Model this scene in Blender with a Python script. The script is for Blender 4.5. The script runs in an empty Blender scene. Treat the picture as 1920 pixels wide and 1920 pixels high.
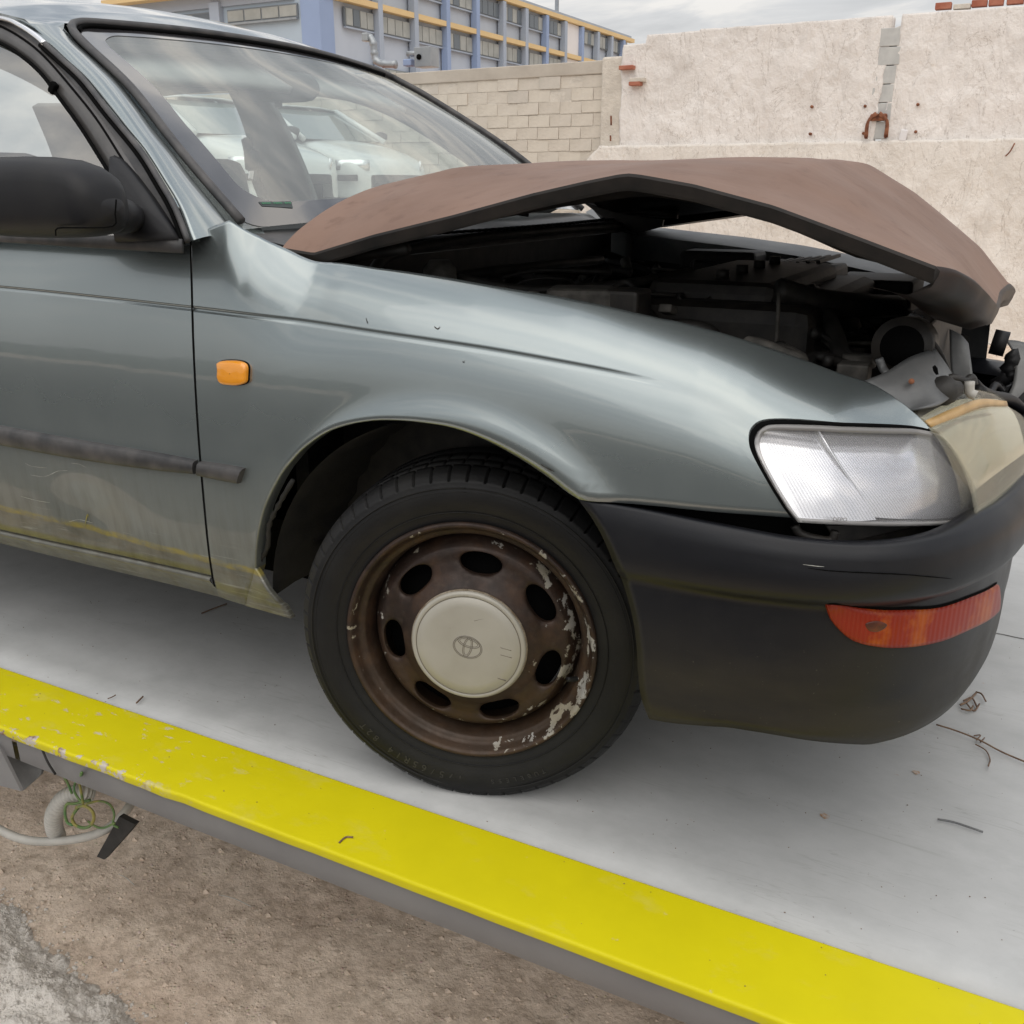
import bpy, bmesh, math, random
import numpy as np
from mathutils import Vector, noise, Matrix
random.seed(7)
sc = bpy.context.scene
COL = sc.collection
R = math.radians
# ------------------------------------------------------------------ camera
FPX, PITCH, YAW = 1850.0, R(18.4), R(28.0)
CAM = np.array([0.7128, -2.0520, 1.0051])
_h = np.array([-math.sin(YAW), math.cos(YAW), 0.0])
_r = np.array([math.cos(YAW), math.sin(YAW), 0.0])
_f = _h * math.cos(PITCH) + np.array([0, 0, -math.sin(PITCH)])
_u = np.cross(_r, _f)
cd = bpy.data.cameras.new('camera'); cam = bpy.data.objects.new('camera', cd); COL.objects.link(cam)
cam.location = CAM
m3 = Matrix((_r, _u, -_f)).transposed()
cam.rotation_euler = m3.to_euler()
cd.sensor_width = 36; cd.lens = 36 * FPX / 1920; cd.clip_start = .05; cd.clip_end = 3000
sc.camera = cam
# ------------------------------------------------------------------ world: hazy cloudy sky
w = bpy.data.worlds.new('World'); sc.world = w; w.use_nodes = True
nt = w.node_tree; nt.nodes.clear()
def N(t, **k):
    n = nt.nodes.new(t)
    for a, b in k.items(): setattr(n, a, b)
    return n
SUN_EL, SUN_AZ = R(58), R(200)      # azimuth measured from +Y towards -X
sky = N('ShaderNodeTexSky', sky_type='NISHITA', sun_disc=False, sun_elevation=SUN_EL, sun_rotation=-SUN_AZ, air_density=1.2, dust_density=3.0)
tc = N('ShaderNodeTexCoord'); sep = N('ShaderNodeSeparateXYZ')
nt.links.new(tc.outputs['Generated'], sep.inputs[0])
ab = N('ShaderNodeMath', operation='ABSOLUTE'); nt.links.new(sep.outputs[2], ab.inputs[0])
ad = N('ShaderNodeMath', operation='ADD'); ad.inputs[1].default_value = .22; nt.links.new(ab.outputs[0], ad.inputs[0])
dx = N('ShaderNodeMath', operation='DIVIDE'); dy = N('ShaderNodeMath', operation='DIVIDE')
nt.links.new(sep.outputs[0], dx.inputs[0]); nt.links.new(ad.outputs[0], dx.inputs[1])
nt.links.new(sep.outputs[1], dy.inputs[0]); nt.links.new(ad.outputs[0], dy.inputs[1])
cmb = N('ShaderNodeCombineXYZ'); nt.links.new(dx.outputs[0], cmb.inputs[0]); nt.links.new(dy.outputs[0], cmb.inputs[1])
mp = N('ShaderNodeMapping'); mp.inputs['Scale'].default_value = (1.0, 2.6, 1); mp.inputs['Rotation'].default_value = (0, 0, .5); mp.inputs['Location'].default_value = (3.1, 1.7, 0)
nt.links.new(cmb.outputs[0], mp.inputs[0])
nz = N('ShaderNodeTexNoise'); nz.inputs['Scale'].default_value = 1.9; nz.inputs['Detail'].default_value = 7; nz.inputs['Roughness'].default_value = .55; nz.inputs['Distortion'].default_value = .5
nt.links.new(mp.outputs[0], nz.inputs['Vector'])
rp = N('ShaderNodeValToRGB'); e = rp.color_ramp.elements
e[0].position = .36; e[0].color = (2.2, 2.5, 2.9, 1); e[1].position = .62; e[1].color = (9.4, 8.9, 8.2, 1)
e2 = rp.color_ramp.elements.new(.5); e2.color = (4.7, 4.9, 5.2, 1)
nt.links.new(nz.outputs[0], rp.inputs[0])
# haze band near the horizon
hz = N('ShaderNodeMapRange'); hz.inputs[1].default_value = 0; hz.inputs[2].default_value = .42; hz.inputs[3].default_value = .95; hz.inputs[4].default_value = 0
nt.links.new(ab.outputs[0], hz.inputs[0])
mh = N('ShaderNodeMix', data_type='RGBA'); mh.inputs[7].default_value = (7.8, 7.65, 7.5, 1)
nt.links.new(hz.outputs[0], mh.inputs[0]); nt.links.new(rp.outputs[0], mh.inputs[6])
ms = N('ShaderNodeMix', data_type='RGBA'); ms.inputs[0].default_value = .9
nt.links.new(sky.outputs[0], ms.inputs[6]); nt.links.new(mh.outputs[2], ms.inputs[7])
bg = N('ShaderNodeBackground'); bg.inputs[1].default_value = .1
zg = N('ShaderNodeMapRange'); zg.inputs[1].default_value = 0; zg.inputs[2].default_value = 1; zg.inputs[3].default_value = 1.0; zg.inputs[4].default_value = 2.5   # overcast sky: zenith brighter than horizon
nt.links.new(ab.outputs[0], zg.inputs[0])
mg = N('ShaderNodeVectorMath', operation='SCALE'); nt.links.new(ms.outputs[2], mg.inputs[0]); nt.links.new(zg.outputs[0], mg.inputs['Scale'])
nt.links.new(mg.outputs[0], bg.inputs[0])
wo = N('ShaderNodeOutputWorld'); nt.links.new(bg.outputs[0], wo.inputs[0])
sd = bpy.data.lights.new('sun', 'SUN'); sd.energy = 1.5; sd.angle = R(85); sd.color = (1, .95, .88)
so = bpy.data.objects.new('sun', sd); COL.objects.link(so)
sdir = Vector((-math.sin(SUN_AZ) * math.cos(SUN_EL), math.cos(SUN_AZ) * math.cos(SUN_EL), math.sin(SUN_EL)))
so.rotation_euler = sdir.to_track_quat('Z', 'Y').to_euler(); so.location = (0, 0, 6)
sc.view_settings.view_transform = 'Standard'; sc.view_settings.look = 'None'; sc.view_settings.gamma = 1
sc.view_settings.use_curve_mapping = False; sc.view_settings.exposure = -0.12

# ------------------------------------------------------------------ rays through the known lens (for measuring real positions)
def ray(px, py): return _f + (px - 960) / FPX * _r - (py - 960) / FPX * _u
def onY(px, py, y): d = ray(px, py); return CAM + (y - CAM[1]) / d[1] * d
def onZ(px, py, z): d = ray(px, py); return CAM + (z - CAM[2]) / d[2] * d
def onX(px, py, x): d = ray(px, py); return CAM + (x - CAM[0]) / d[0] * d
def onP(px, py, p0, n):
    d = ray(px, py); p0 = np.array(p0); n = np.array(n); return CAM + ((p0 - CAM) @ n) / (d @ n) * d
def onSide(px, py, off=0.0, sgn=-1):      # greenhouse side plane leaning inwards
    n = np.array([0, sgn * 1.0, .52]); return onP(px, py, (0, sgn * (.825 + off), .915), n)

# ------------------------------------------------------------------ materials
def mat(name, col, rough=.6, metal=0., coat=0., coat_rough=.03, spec=.5, ior=1.5):
    m = bpy.data.materials.new(name); m.use_nodes = True
    b = m.node_tree.nodes['Principled BSDF']
    b.inputs['Base Color'].default_value = (*col, 1); b.inputs['Roughness'].default_value = rough; b.inputs['Metallic'].default_value = metal
    b.inputs['Coat Weight'].default_value = coat; b.inputs['Coat Roughness'].default_value = coat_rough
    b.inputs['Specular IOR Level'].default_value = spec; b.inputs['IOR'].default_value = ior
    return m
class MN:
    """tiny node helper"""
    def __init__(s, m): s.m = m; s.t = m.node_tree; s.b = s.t.nodes['Principled BSDF']; s.L = s.t.links
    def n(s, t, **k):
        x = s.t.nodes.new(t)
        for a, b in k.items(): setattr(x, a, b)
        return x
    def co(s, scale=(1, 1, 1), rot=(0, 0, 0), loc=(0, 0, 0)):
        c = s.n('ShaderNodeTexCoord'); mp = s.n('ShaderNodeMapping'); mp.inputs['Scale'].default_value = scale; mp.inputs['Rotation'].default_value = rot; mp.inputs['Location'].default_value = loc
        s.L.new(c.outputs['Object'], mp.inputs[0]); return mp.outputs[0]
    def noise(s, scale, detail=5, rough=.55, sc3=(1, 1, 1), dist=0., rot=(0, 0, 0), loc=(0, 0, 0)):
        x = s.n('ShaderNodeTexNoise'); x.inputs['Scale'].default_value = scale; x.inputs['Detail'].default_value = detail; x.inputs['Roughness'].default_value = rough; x.inputs['Distortion'].default_value = dist
        s.L.new(s.co(sc3, rot, loc), x.inputs['Vector']); return x.outputs[0]
    def ramp(s, src, *st):
        x = s.n('ShaderNodeValToRGB'); el = x.color_ramp.elements
        while len(el) < len(st): el.new(.5)
        for q, (p, c) in zip(el, st):
            q.position = p; q.color = (*c, 1) if isinstance(c, tuple) else (c, c, c, 1)
        s.L.new(src, x.inputs[0]); return x.outputs[0]
    def mix(s, fac, a, b, mode='MIX'):
        x = s.n('ShaderNodeMix', data_type='RGBA', blend_type=mode)
        for i, v in ((0, fac), (6, a), (7, b)):
            if isinstance(v, (int, float)): x.inputs[i].default_value = v
            elif isinstance(v, tuple): x.inputs[i].default_value = (*v, 1)
            else: s.L.new(v, x.inputs[i])
        return x.outputs[2]
    def math(s, op, a, b=0., c=None):
        x = s.n('ShaderNodeMath', operation=op)
        for i, v in enumerate((a, b) if c is None else (a, b, c)):
            if isinstance(v, (int, float)): x.inputs[i].default_value = v
            else: s.L.new(v, x.inputs[i])
        return x.outputs[0]
    def xyz(s, geo=False):
        c = s.n('ShaderNodeTexCoord') ; q = s.n('ShaderNodeSeparateXYZ'); s.L.new(c.outputs['Object'], q.inputs[0]); return q.outputs
    def mr(s, v, a, b, c=0., d=1.):
        x = s.n('ShaderNodeMapRange'); x.interpolation_type = 'SMOOTHSTEP'
        for i, q in enumerate((a, b, c, d)): x.inputs[i + 1].default_value = q
        s.L.new(v, x.inputs[0]); return x.outputs[0]
    def color(s, c): s.L.new(c, s.b.inputs['Base Color'])
    def rough(s, c): s.L.new(c, s.b.inputs['Roughness'])
    def metal(s, c): s.L.new(c, s.b.inputs['Metallic'])
    def bump(s, h, strength=.3, dist=.01, prev=None, tgt='Normal'):
        x = s.n('ShaderNodeBump'); x.inputs['Strength'].default_value = strength; x.inputs['Distance'].default_value = dist; s.L.new(h, x.inputs['Height'])
        if prev is not None: s.L.new(prev, x.inputs['Normal'])
        s.L.new(x.outputs[0], s.b.inputs[tgt]); return x.outputs[0]

def mottled(name, c1, c2, rough, scale=8, bump=.0, bscale=60, bdist=.002, metal=0., coat=0., detail=6, lo=.35, hi=.65, spec=.5):
    m = mat(name, c1, rough, metal, coat, spec=spec); q = MN(m)
    q.color(q.ramp(q.noise(scale, detail), (lo, c1), (hi, c2)))
    if bump: q.bump(q.noise(bscale, 6, .65), bump, bdist)
    return m

M = {}
# weathered metallic paint: dust and mud low down, yellow scrape marks on the lower door
m = mat('weathered_paint', (.2, .245, .25), .30, .8, 1., .03); q = MN(m)
x, y, z = q.xyz()[0:3]
base = q.ramp(q.noise(2.2, 6), (.3, (.238, .272, .274)), (.7, (.270, .305, .306)))
mud_h = q.mr(q.math('ADD', z, q.math('MULTIPLY', q.noise(7, 6), .22)), .78, .42)
streak = q.ramp(q.noise(3, 6, .6, (14, 14, 1.4)), (.42, 0.), (.7, 1.))
mudc = q.ramp(q.noise(18, 6), (.3, (.048, .043, .030)), (.7, (.085, .078, .056)))
f1 = q.math('MULTIPLY', mud_h, q.math('ADD', .55, q.math('MULTIPLY', streak, .3)))
c = q.mix(f1, base, mudc)
scr = q.math('MULTIPLY', q.ramp(q.noise(9, 3, .5, (1, 1, 22), rot=(0, .35, 0)), (.64, 0.), (.67, 1.)), q.mr(z, .42, .30))
c = q.mix(q.math('MULTIPLY', scr, .5), c, (.42, .44, .42))
zl = q.math('SUBTRACT', z, q.math('ADD', q.math('MULTIPLY', x, -.022), q.math('MULTIPLY', q.noise(9, 5, .6, (1, 1, .2)), .020)))
below = q.mr(zl, .336, .330); scrp = q.ramp(q.noise(16, 6, .7, (1, 1, 5), rot=(0, -.55, 0)), (.40, 0.), (.62, 1.))
c = q.mix(q.math('MULTIPLY', below, q.math('ADD', .35, q.math('MULTIPLY', scrp, .4))), c, q.ramp(q.noise(22, 5), (.35, (.065, .056, .034)), (.65, (.15, .135, .10))))
yb = q.math('MULTIPLY', q.math('MULTIPLY', q.mr(zl, .325, .331), q.mr(zl, .343, .336)), q.ramp(q.noise(20, 6, .65, (1, 1, 2)), (.36, .1), (.56, .85)))
c = q.mix(yb, c, (.26, .21, .035))
f1 = q.math('MAXIMUM', f1, q.math('MULTIPLY', q.math('MAXIMUM', yb, q.math('MULTIPLY', below, .7)), .9))
q.color(c)
q.metal(q.math('SUBTRACT', .82, q.math('MULTIPLY', f1, .8)))
q.rough(q.math('ADD', .27, q.math('MULTIPLY', f1, .35)))
cw = q.math('SUBTRACT', 1., q.math('MULTIPLY', f1, .9)); q.L.new(cw, q.b.inputs['Coat Weight'])
q.L.new(q.math('ADD', .02, q.math('MULTIPLY', q.ramp(q.noise(30, 8), (.4, 0.), (.8, 1.)), .10)), q.b.inputs['Coat Roughness'])
wv = q.n('ShaderNodeBump'); wv.inputs['Strength'].default_value = .35; wv.inputs['Distance'].default_value = .004
q.L.new(q.noise(5.5, 2, .4), wv.inputs['Height']); q.L.new(wv.outputs[0], q.b.inputs['Coat Normal'])
M['paint'] = m
M['scrape'] = mottled('yellow_scrape', (.33, .27, .03), (.16, .15, .07), .6, 30)
M['scratch'] = mottled('scratched_primer', (.45, .45, .42), (.3, .3, .27), .6, 60)
# brown primered bonnet
m = mat('brown_primer', (.25, .15, .125), .62, spec=.25); q = MN(m)
q.color(q.mix(q.ramp(q.noise(26, 7, .6), (.55, 0.), (.8, .55)), q.ramp(q.noise(3.5, 6), (.3, (.168, .100, .072)), (.7, (.232, .146, .108))), (.09, .045, .03)))
q.rough(q.ramp(q.noise(5, 5), (.3, .5), (.7, .68))); q.bump(q.noise(4, 4, .5, (1, 1.6, 1), .4), .35, .012)
b2 = q.n('ShaderNodeBump'); b2.inputs['Strength'].default_value = .2; b2.inputs['Distance'].default_value = .0008; q.L.new(q.noise(260, 4), b2.inputs['Height']); q.L.new(q.b.inputs['Normal'].links[0].from_socket, b2.inputs['Normal']); q.L.new(b2.outputs[0], q.b.inputs['Normal'])
M['primer'] = m
M['under'] = mottled('bonnet_underside', (.010, .0095, .009), (.026, .021, .018), .5, 14, .15, spec=.25)
M['chrome'] = mat('bright_trim', (.85, .85, .86), .18, 1.)
M['rubber_trim'] = mottled('faded_rubber', (.03, .03, .032), (.075, .07, .068), .5, 22, .15)
m = mat('black_plastic', (.016, .017, .02), .36, spec=.32); q = MN(m)
z = q.xyz()[2]
mud = q.math('MULTIPLY', q.mr(z, .50, .25), q.ramp(q.noise(5, 7, .6, (1, 1, 3.2)), (.3, .15), (.7, .85)))
dus = q.ramp(q.noise(14, 8, .7), (.5, 0.), (.8, .4))
sp = q.math('MULTIPLY', q.ramp(q.noise(190, 4, .55, (1, 1, 1.6)), (.69, 0.), (.74, .55)), q.mr(z, .52, .30))
c = q.mix(dus, (.008, .0085, .011), (.019, .019, .021)); c = q.mix(mud, c, (.036, .031, .021)); c = q.mix(sp, c, (.13, .115, .08)); q.color(c)
q.rough(q.math('ADD', q.ramp(q.noise(9, 6), (.3, .33), (.7, .45)), q.math('MULTIPLY', mud, .25))); q.bump(q.noise(420, 3), .12, .0006)
M['bumper'] = m
m = mat('mirror_plastic', (.013, .013, .015), .5, spec=.3); q = MN(m); q.color(q.ramp(q.noise(9, 7), (.35, (.007, .007, .009)), (.75, (.016, .0155, .0155)))); q.bump(q.noise(500, 3), .15, .0006); M['mirror'] = m
M['black'] = mat('black_cavity', (.004, .004, .004), .9, spec=.05)
M['darkmetal'] = mottled('grimy_metal', (.012, .011, .010), (.036, .031, .026), .55, 25, .2)
M['dustymetal'] = mottled('dusty_casting', (.04, .037, .032), (.10, .092, .08), .7, 40, .3)
M['greysteel'] = mottled('grey_steel', (.10, .105, .11), (.19, .19, .185), .5, 9, .25, metal=.3)
M['hose'] = mottled('engine_hose', (.015, .014, .013), (.035, .032, .028), .6, 30)
M['liner'] = mottled('muddy_liner', (.010, .0095, .0085), (.03, .026, .019), .8, 9, .4, 40, .004)
M['interior'] = mottled('grey_interior', (.1, .105, .105), (.13, .132, .13), .85, 20)
M['headliner'] = mottled('pale_headliner', (.38, .38, .37), (.42, .42, .41), .9, 20)
M['seat'] = mottled('dark_seat_cloth', (.035, .04, .045), (.055, .06, .065), .95, 60)
M['dash'] = mottled('dark_dashboard', (.035, .035, .04), (.05, .05, .052), .7, 30)
def glass(name, tint, ior=1.5, dust_haze=.06, rough=.0, dust_haze_col=(.5, .5, .48)):  # diffuse mix: dusty film plus painted-in sky reflection
    m = bpy.data.materials.new(name); m.use_nodes = True; t = m.node_tree; t.nodes.clear()
    o = t.nodes.new('ShaderNodeOutputMaterial'); tr = t.nodes.new('ShaderNodeBsdfTransparent'); tr.inputs[0].default_value = (*tint, 1)
    gl = t.nodes.new('ShaderNodeBsdfGlossy'); gl.inputs['Roughness'].default_value = rough
    fr = t.nodes.new('ShaderNodeFresnel'); gm = t.nodes.new('ShaderNodeNewGeometry'); im = t.nodes.new('ShaderNodeMix'); im.inputs[2].default_value = ior; im.inputs[3].default_value = 1 / ior
    t.links.new(gm.outputs['Backfacing'], im.inputs[0]); t.links.new(im.outputs[0], fr.inputs[0])    # same reflectance from both sides of a thin pane
    mx = t.nodes.new('ShaderNodeMixShader'); df = t.nodes.new('ShaderNodeBsdfDiffuse'); df.inputs[0].default_value = (*dust_haze_col, 1); m2 = t.nodes.new('ShaderNodeMixShader')
    nz = t.nodes.new('ShaderNodeTexNoise'); nz.inputs['Scale'].default_value = 6; nz.inputs['Detail'].default_value = 8
    mr = t.nodes.new('ShaderNodeMapRange'); mr.inputs[3].default_value = dust_haze * .4; mr.inputs[4].default_value = dust_haze * 1.6
    cc = t.nodes.new('ShaderNodeTexCoord'); t.links.new(cc.outputs['Object'], nz.inputs['Vector']); t.links.new(nz.outputs[0], mr.inputs[0])
    t.links.new(mr.outputs[0], m2.inputs[0])
    t.links.new(fr.outputs[0], mx.inputs[0]); t.links.new(tr.outputs[0], mx.inputs[1]); t.links.new(gl.outputs[0], mx.inputs[2])
    t.links.new(mx.outputs[0], m2.inputs[1]); t.links.new(df.outputs[0], m2.inputs[2]); t.links.new(m2.outputs[0], o.inputs[0])
    return m
M['wglass'] = glass('windscreen_glass', (.90, .96, .93), 2.1, .18, dust_haze_col=(.64, .66, .63))  # film raised and paled to paint in reflected sky
M['sglass'] = glass('side_glass', (.66, .72, .72), 3.3, .03)
M['frit'] = mat('windscreen_black_band', (.03, .028, .03), .12, spec=.8, coat=1.)
# tyre
m = mat('worn_tyre', (.016, .016, .017), .62, spec=.3); q = MN(m)
q.color(q.mix(q.ramp(q.noise(7, 8, .65), (.45, 0.), (.75, .6)), (.0075, .0075, .008), (.021, .020, .018)))
q.rough(q.ramp(q.noise(8, 5), (.3, .42), (.7, .7))); q.bump(q.math('ADD', q.noise(160, 5), q.math('MULTIPLY', q.noise(20, 6), .6)), .3, .0016); M['tyre'] = m
M['tyretext'] = mat('tyre_lettering', (.032, .031, .03), .5)
# rusty wheel with flakes of old paint
m = mat('rusty_wheel', (.07, .04, .03), .55, .25); q = MN(m)
x, y, z = q.xyz()[0:3]
rr = q.math('SQRT', q.math('ADD', q.math('MULTIPLY', x, x), q.math('MULTIPLY', z, z)))
rust = q.ramp(q.noise(22, 8, .62), (.3, (.017, .0105, .008)), (.5, (.033, .019, .0135)), (.75, (.070, .036, .019)))
low = q.mr(z, .02, -.14); rust = q.mix(q.math('MULTIPLY', low, .3), rust, (.075, .045, .02)); rust = q.mix(q.ramp(q.noise(70, 8, .7), (.5, 0.), (.72, .4)), rust, (.075, .056, .044))
band = q.math('ADD', q.math('MULTIPLY', q.mr(rr, .150, .160), q.mr(rr, .182, .172)), q.math('MULTIPLY', q.mr(rr, .19, .197), q.mr(rr, .214, .206)))
side = q.math('ADD', q.mr(x, -.02,   .16, 0., .10), q.mr(q.math('MULTIPLY', x, -1.), .12, .2, 0., .045))
chip = q.math('GREATER_THAN', q.math('ADD', q.noise(30, 9, .68, dist=.3), q.math('ADD', q.math('MULTIPLY', band, .085), side)), .72)
q.color(q.mix(chip, rust, q.ramp(q.noise(12, 4), (.4, (.27, .24, .18)), (.62, (.33, .32, .30)))))
q.metal(q.math('MULTIPLY', q.math('SUBTRACT', 1., chip), .3))
q.rough(q.ramp(q.noise(30, 5), (.3, .42), (.7, .68))); q.bump(q.math('ADD', q.noise(130, 5), q.math('MULTIPLY', chip, .8)), .35, .0012); M['rim'] = m
M['hub'] = mottled('dull_hub_cap', (.36, .34, .29), (.42, .40, .35), .42, 9, .05, metal=.15)
M['hubline'] = mat('hub_cap_groove', (.16, .14, .11), .5)
M['hubdirt'] = mottled('rust_edge', (.14, .10, .06), (.3, .26, .2), .6, 60)
# lamps
def lens(name, col, alpha_mix, ribs=None, rough=.12, body=.25):
    m = bpy.data.materials.new(name); m.use_nodes = True; t = m.node_tree; t.nodes.clear()
    o = t.nodes.new('ShaderNodeOutputMaterial'); tr = t.nodes.new('ShaderNodeBsdfTransparent'); tr.inputs[0].default_value = (*alpha_mix, 1)
    pr = t.nodes.new('ShaderNodeBsdfPrincipled'); pr.inputs['Base Color'].default_value = (*col, 1); pr.inputs['Roughness'].default_value = rough; pr.inputs['Coat Weight'].default_value = .6
    mx = t.nodes.new('ShaderNodeMixShader'); mx.inputs[0].default_value = body
    if ribs:
        cc = t.nodes.new('ShaderNodeTexCoord'); mp = t.nodes.new('ShaderNodeMapping'); mp.inputs['Rotation'].default_value = ribs[1]
        wv = t.nodes.new('ShaderNodeTexWave'); wv.inputs['Scale'].default_value = ribs[0]; wv.bands_direction = 'X'; wv.inputs['Distortion'].default_value = 0.
        bp = t.nodes.new('ShaderNodeBump'); bp.inputs['Strength'].default_value = .7; bp.inputs['Distance'].default_value = .002
        t.links.new(cc.outputs['Object'], mp.inputs[0]); t.links.new(mp.outputs[0], wv.inputs[0]); t.links.new(wv.outputs['Fac'], bp.inputs['Height']); t.links.new(bp.outputs[0], pr.inputs['Normal']); t.links.new(bp.outputs[0], pr.inputs['Coat Normal'])
        mr = t.nodes.new('ShaderNodeMapRange'); mr.inputs[3].default_value = body * .55; mr.inputs[4].default_value = min(1, body * 1.45); t.links.new(wv.outputs['Fac'], mr.inputs[0]); t.links.new(mr.outputs[0], mx.inputs[0])
    t.links.new(tr.outputs[0], mx.inputs[1]); t.links.new(pr.outputs[0], mx.inputs[2]); t.links.new(mx.outputs[0], o.inputs[0])
    return m
M['clearlens'] = lens('ribbed_clear_lens', (.72, .72, .74), (.98, .98, .98), None, .06, .08)
M['lensedge'] = lens('clear_lens_rim', (.30, .29, .28), (.7, .7, .7), None, .1, .6)
M['flute'] = lens('lens_flute', (.62, .62, .64), (.97, .97, .98), None, .06, .26)
M['yellowlens'] = lens('yellowed_lens', (.50, .48, .41), (.96, .95, .89), None, .05, .26)
M['reflector'] = mottled('lamp_reflector', (.84, .84, .86), (.92, .92, .94), .2, 5, metal=.75)
M['reflector_warm'] = mottled('aged_reflector', (.66, .64, .56), (.80, .78, .70), .18, 8, metal=.85)
M['amber_band'] = mottled('amber_stained_lens_top', (.42, .26, .10), (.55, .36, .16), .3, 30)
m = mat('amber_marker', (.80, .30, .012), .18, coat=1.); q = MN(m); q.bump(q.n('ShaderNodeTexChecker').outputs[0], 0, 0); M['amber'] = m
m = mat('red_orange_lens', (.42, .06, .012), .4, coat=.08, spec=.25); q = MN(m)
x, y, z = q.xyz()[0:3]
q.color(q.mix(q.ramp(q.noise(16, 5, .6), (.5, 0.), (.62, .9)), (.24, .020, .006), (.36, .075, .007)))
wv = q.n('ShaderNodeTexWave'); wv.inputs['Scale'].default_value = 60; q.L.new(q.co(), wv.inputs[0]); q.bump(wv.outputs['Fac'], .35, .001); M['signal'] = m
# deck and truck
m = mat('painted_deck', (.42, .43, .43), .38, spec=.4); q = MN(m)
sc1 = q.ramp(q.noise(5, 9, .68, (1, 1.5, 1), rot=(0, 0, .5)), (.35, 0.), (.75, 1.))
c = q.mix(sc1, (.465, .47, .465), (.375, .38, .375)); c = q.mix(q.math('MULTIPLY', q.ramp(q.noise(1.6, 8, .7, loc=(7, 1, 0)), (.48, 0.), (.72, 1.)), .5), c, (.25, .255, .25))
scr = q.math('MULTIPLY', q.ramp(q.noise(30, 3, .5, (1, 16, 1), rot=(0, 0, .95)), (.68, 0.), (.72, 1.)), q.ramp(q.noise(2.3, 3), (.5, 0.), (.62, 1.)))
c = q.mix(q.math('MULTIPLY', scr, .4), c, (.27, .27, .25))
spk = q.ramp(q.noise(110, 4, .6), (.70, 0.), (.725, 1.)); c = q.mix(q.math('MULTIPLY', spk, .5), c, (.14, .13, .12))
for ang_, off_s in ((.95, 0.), (-.5, 5.), (.2, 9.)):
    ln = q.math('ABSOLUTE', q.math('SUBTRACT', q.noise(3.2, 4, .5, (.35, 5, 1), .6, rot=(0, 0, ang_), loc=(off_s, 0, 0)), .5)); lm = q.math('MULTIPLY', q.ramp(ln, (.0, 1.), (.0045, 0.)), q.ramp(q.noise(2.6, 4, .6, loc=(off_s, off_s, 0)), (.5, 0.), (.62, 1.)))
    c = q.mix(q.math('MULTIPLY', lm, .45), c, (.24, .235, .22))
rst = q.math('MULTIPLY', q.ramp(q.noise(24, 6, .65, loc=(4, 2, 0)), (.70, 0.), (.75, 1.)), .5); c = q.mix(rst, c, (.40, .20, .09))
q.color(c); q.rough(q.ramp(q.noise(6, 6), (.3, .3), (.7, .48))); q.bump(q.noise(90, 4), .06, .0006); M['deck'] = m
m = mat('yellow_paint', (.72, .62, .005), .5, spec=.25); q = MN(m)
x, y, z = q.xyz()[0:3]
c = q.ramp(q.noise(6, 7, .6), (.3, (.57, .50, .003)), (.7, (.63, .555, .004)))
wr = q.math('MULTIPLY', q.ramp(q.noise(24, 7, .68, (1, 2.2, 1), rot=(0, 0, .7)), (.60, 0.), (.64, 1.)), q.mr(x, -.30, -.75))
wr2 = q.math('MAXIMUM', q.math('MULTIPLY', q.ramp(q.noise(40, 6, .65), (.68, 0.), (.74, 1.)), .5), q.math('MULTIPLY', q.ramp(q.noise(7, 8, .7, (1, 1.6, 1)), (.55, 0.), (.75, 1.)), .22))
edge = q.math('MULTIPLY', q.math('GREATER_THAN', q.math('ADD', q.mr(y, .035, 0., 0., .33), q.noise(26, 8, .7)), .85), q.mr(x, -.48, -.62))
c = q.mix(q.math('MULTIPLY', q.math('MAXIMUM', wr, wr2), .8), c, q.ramp(q.noise(30, 3), (.4, (.45, .36, .2)), (.6, (.55, .5, .42))))
c = q.mix(edge, c, q.ramp(q.noise(45, 5), (.36, (.22, .12, .08)), (.5, (.50, .45, .39)))); q.color(c); q.bump(q.math('SUBTRACT', q.noise(60, 5), q.math('MULTIPLY', edge, 2.)), .1, .002); M['yellow'] = m
M['beam'] = mottled('grey_beam_paint', (.165, .16, .162), (.20, .195, .192), .5, 6, .08)
M['conduit'] = mottled('grey_plastic_conduit', (.36, .35, .32), (.46, .44, .40), .5, 20)
M['wire_green'] = mottled('green_wire', (.05, .15, .05), (.15, .21, .06), .4, 30)
M['wire_yellow'] = mottled('yellow_green_wire', (.24, .21, .05), (.08, .15, .04), .4, 24, lo=.45, hi=.55)
M['flap'] = mottled('black_rubber_flap', (.012, .011, .01), (.03, .027, .024), .8, 30, .4)
M['stain'] = mottled('orange_stain', (.45, .44, .42), (.36, .19, .08), .6, 130)
M['twig'] = mottled('dry_twig', (.10, .055, .035), (.2, .13, .08), .8, 90)
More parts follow.
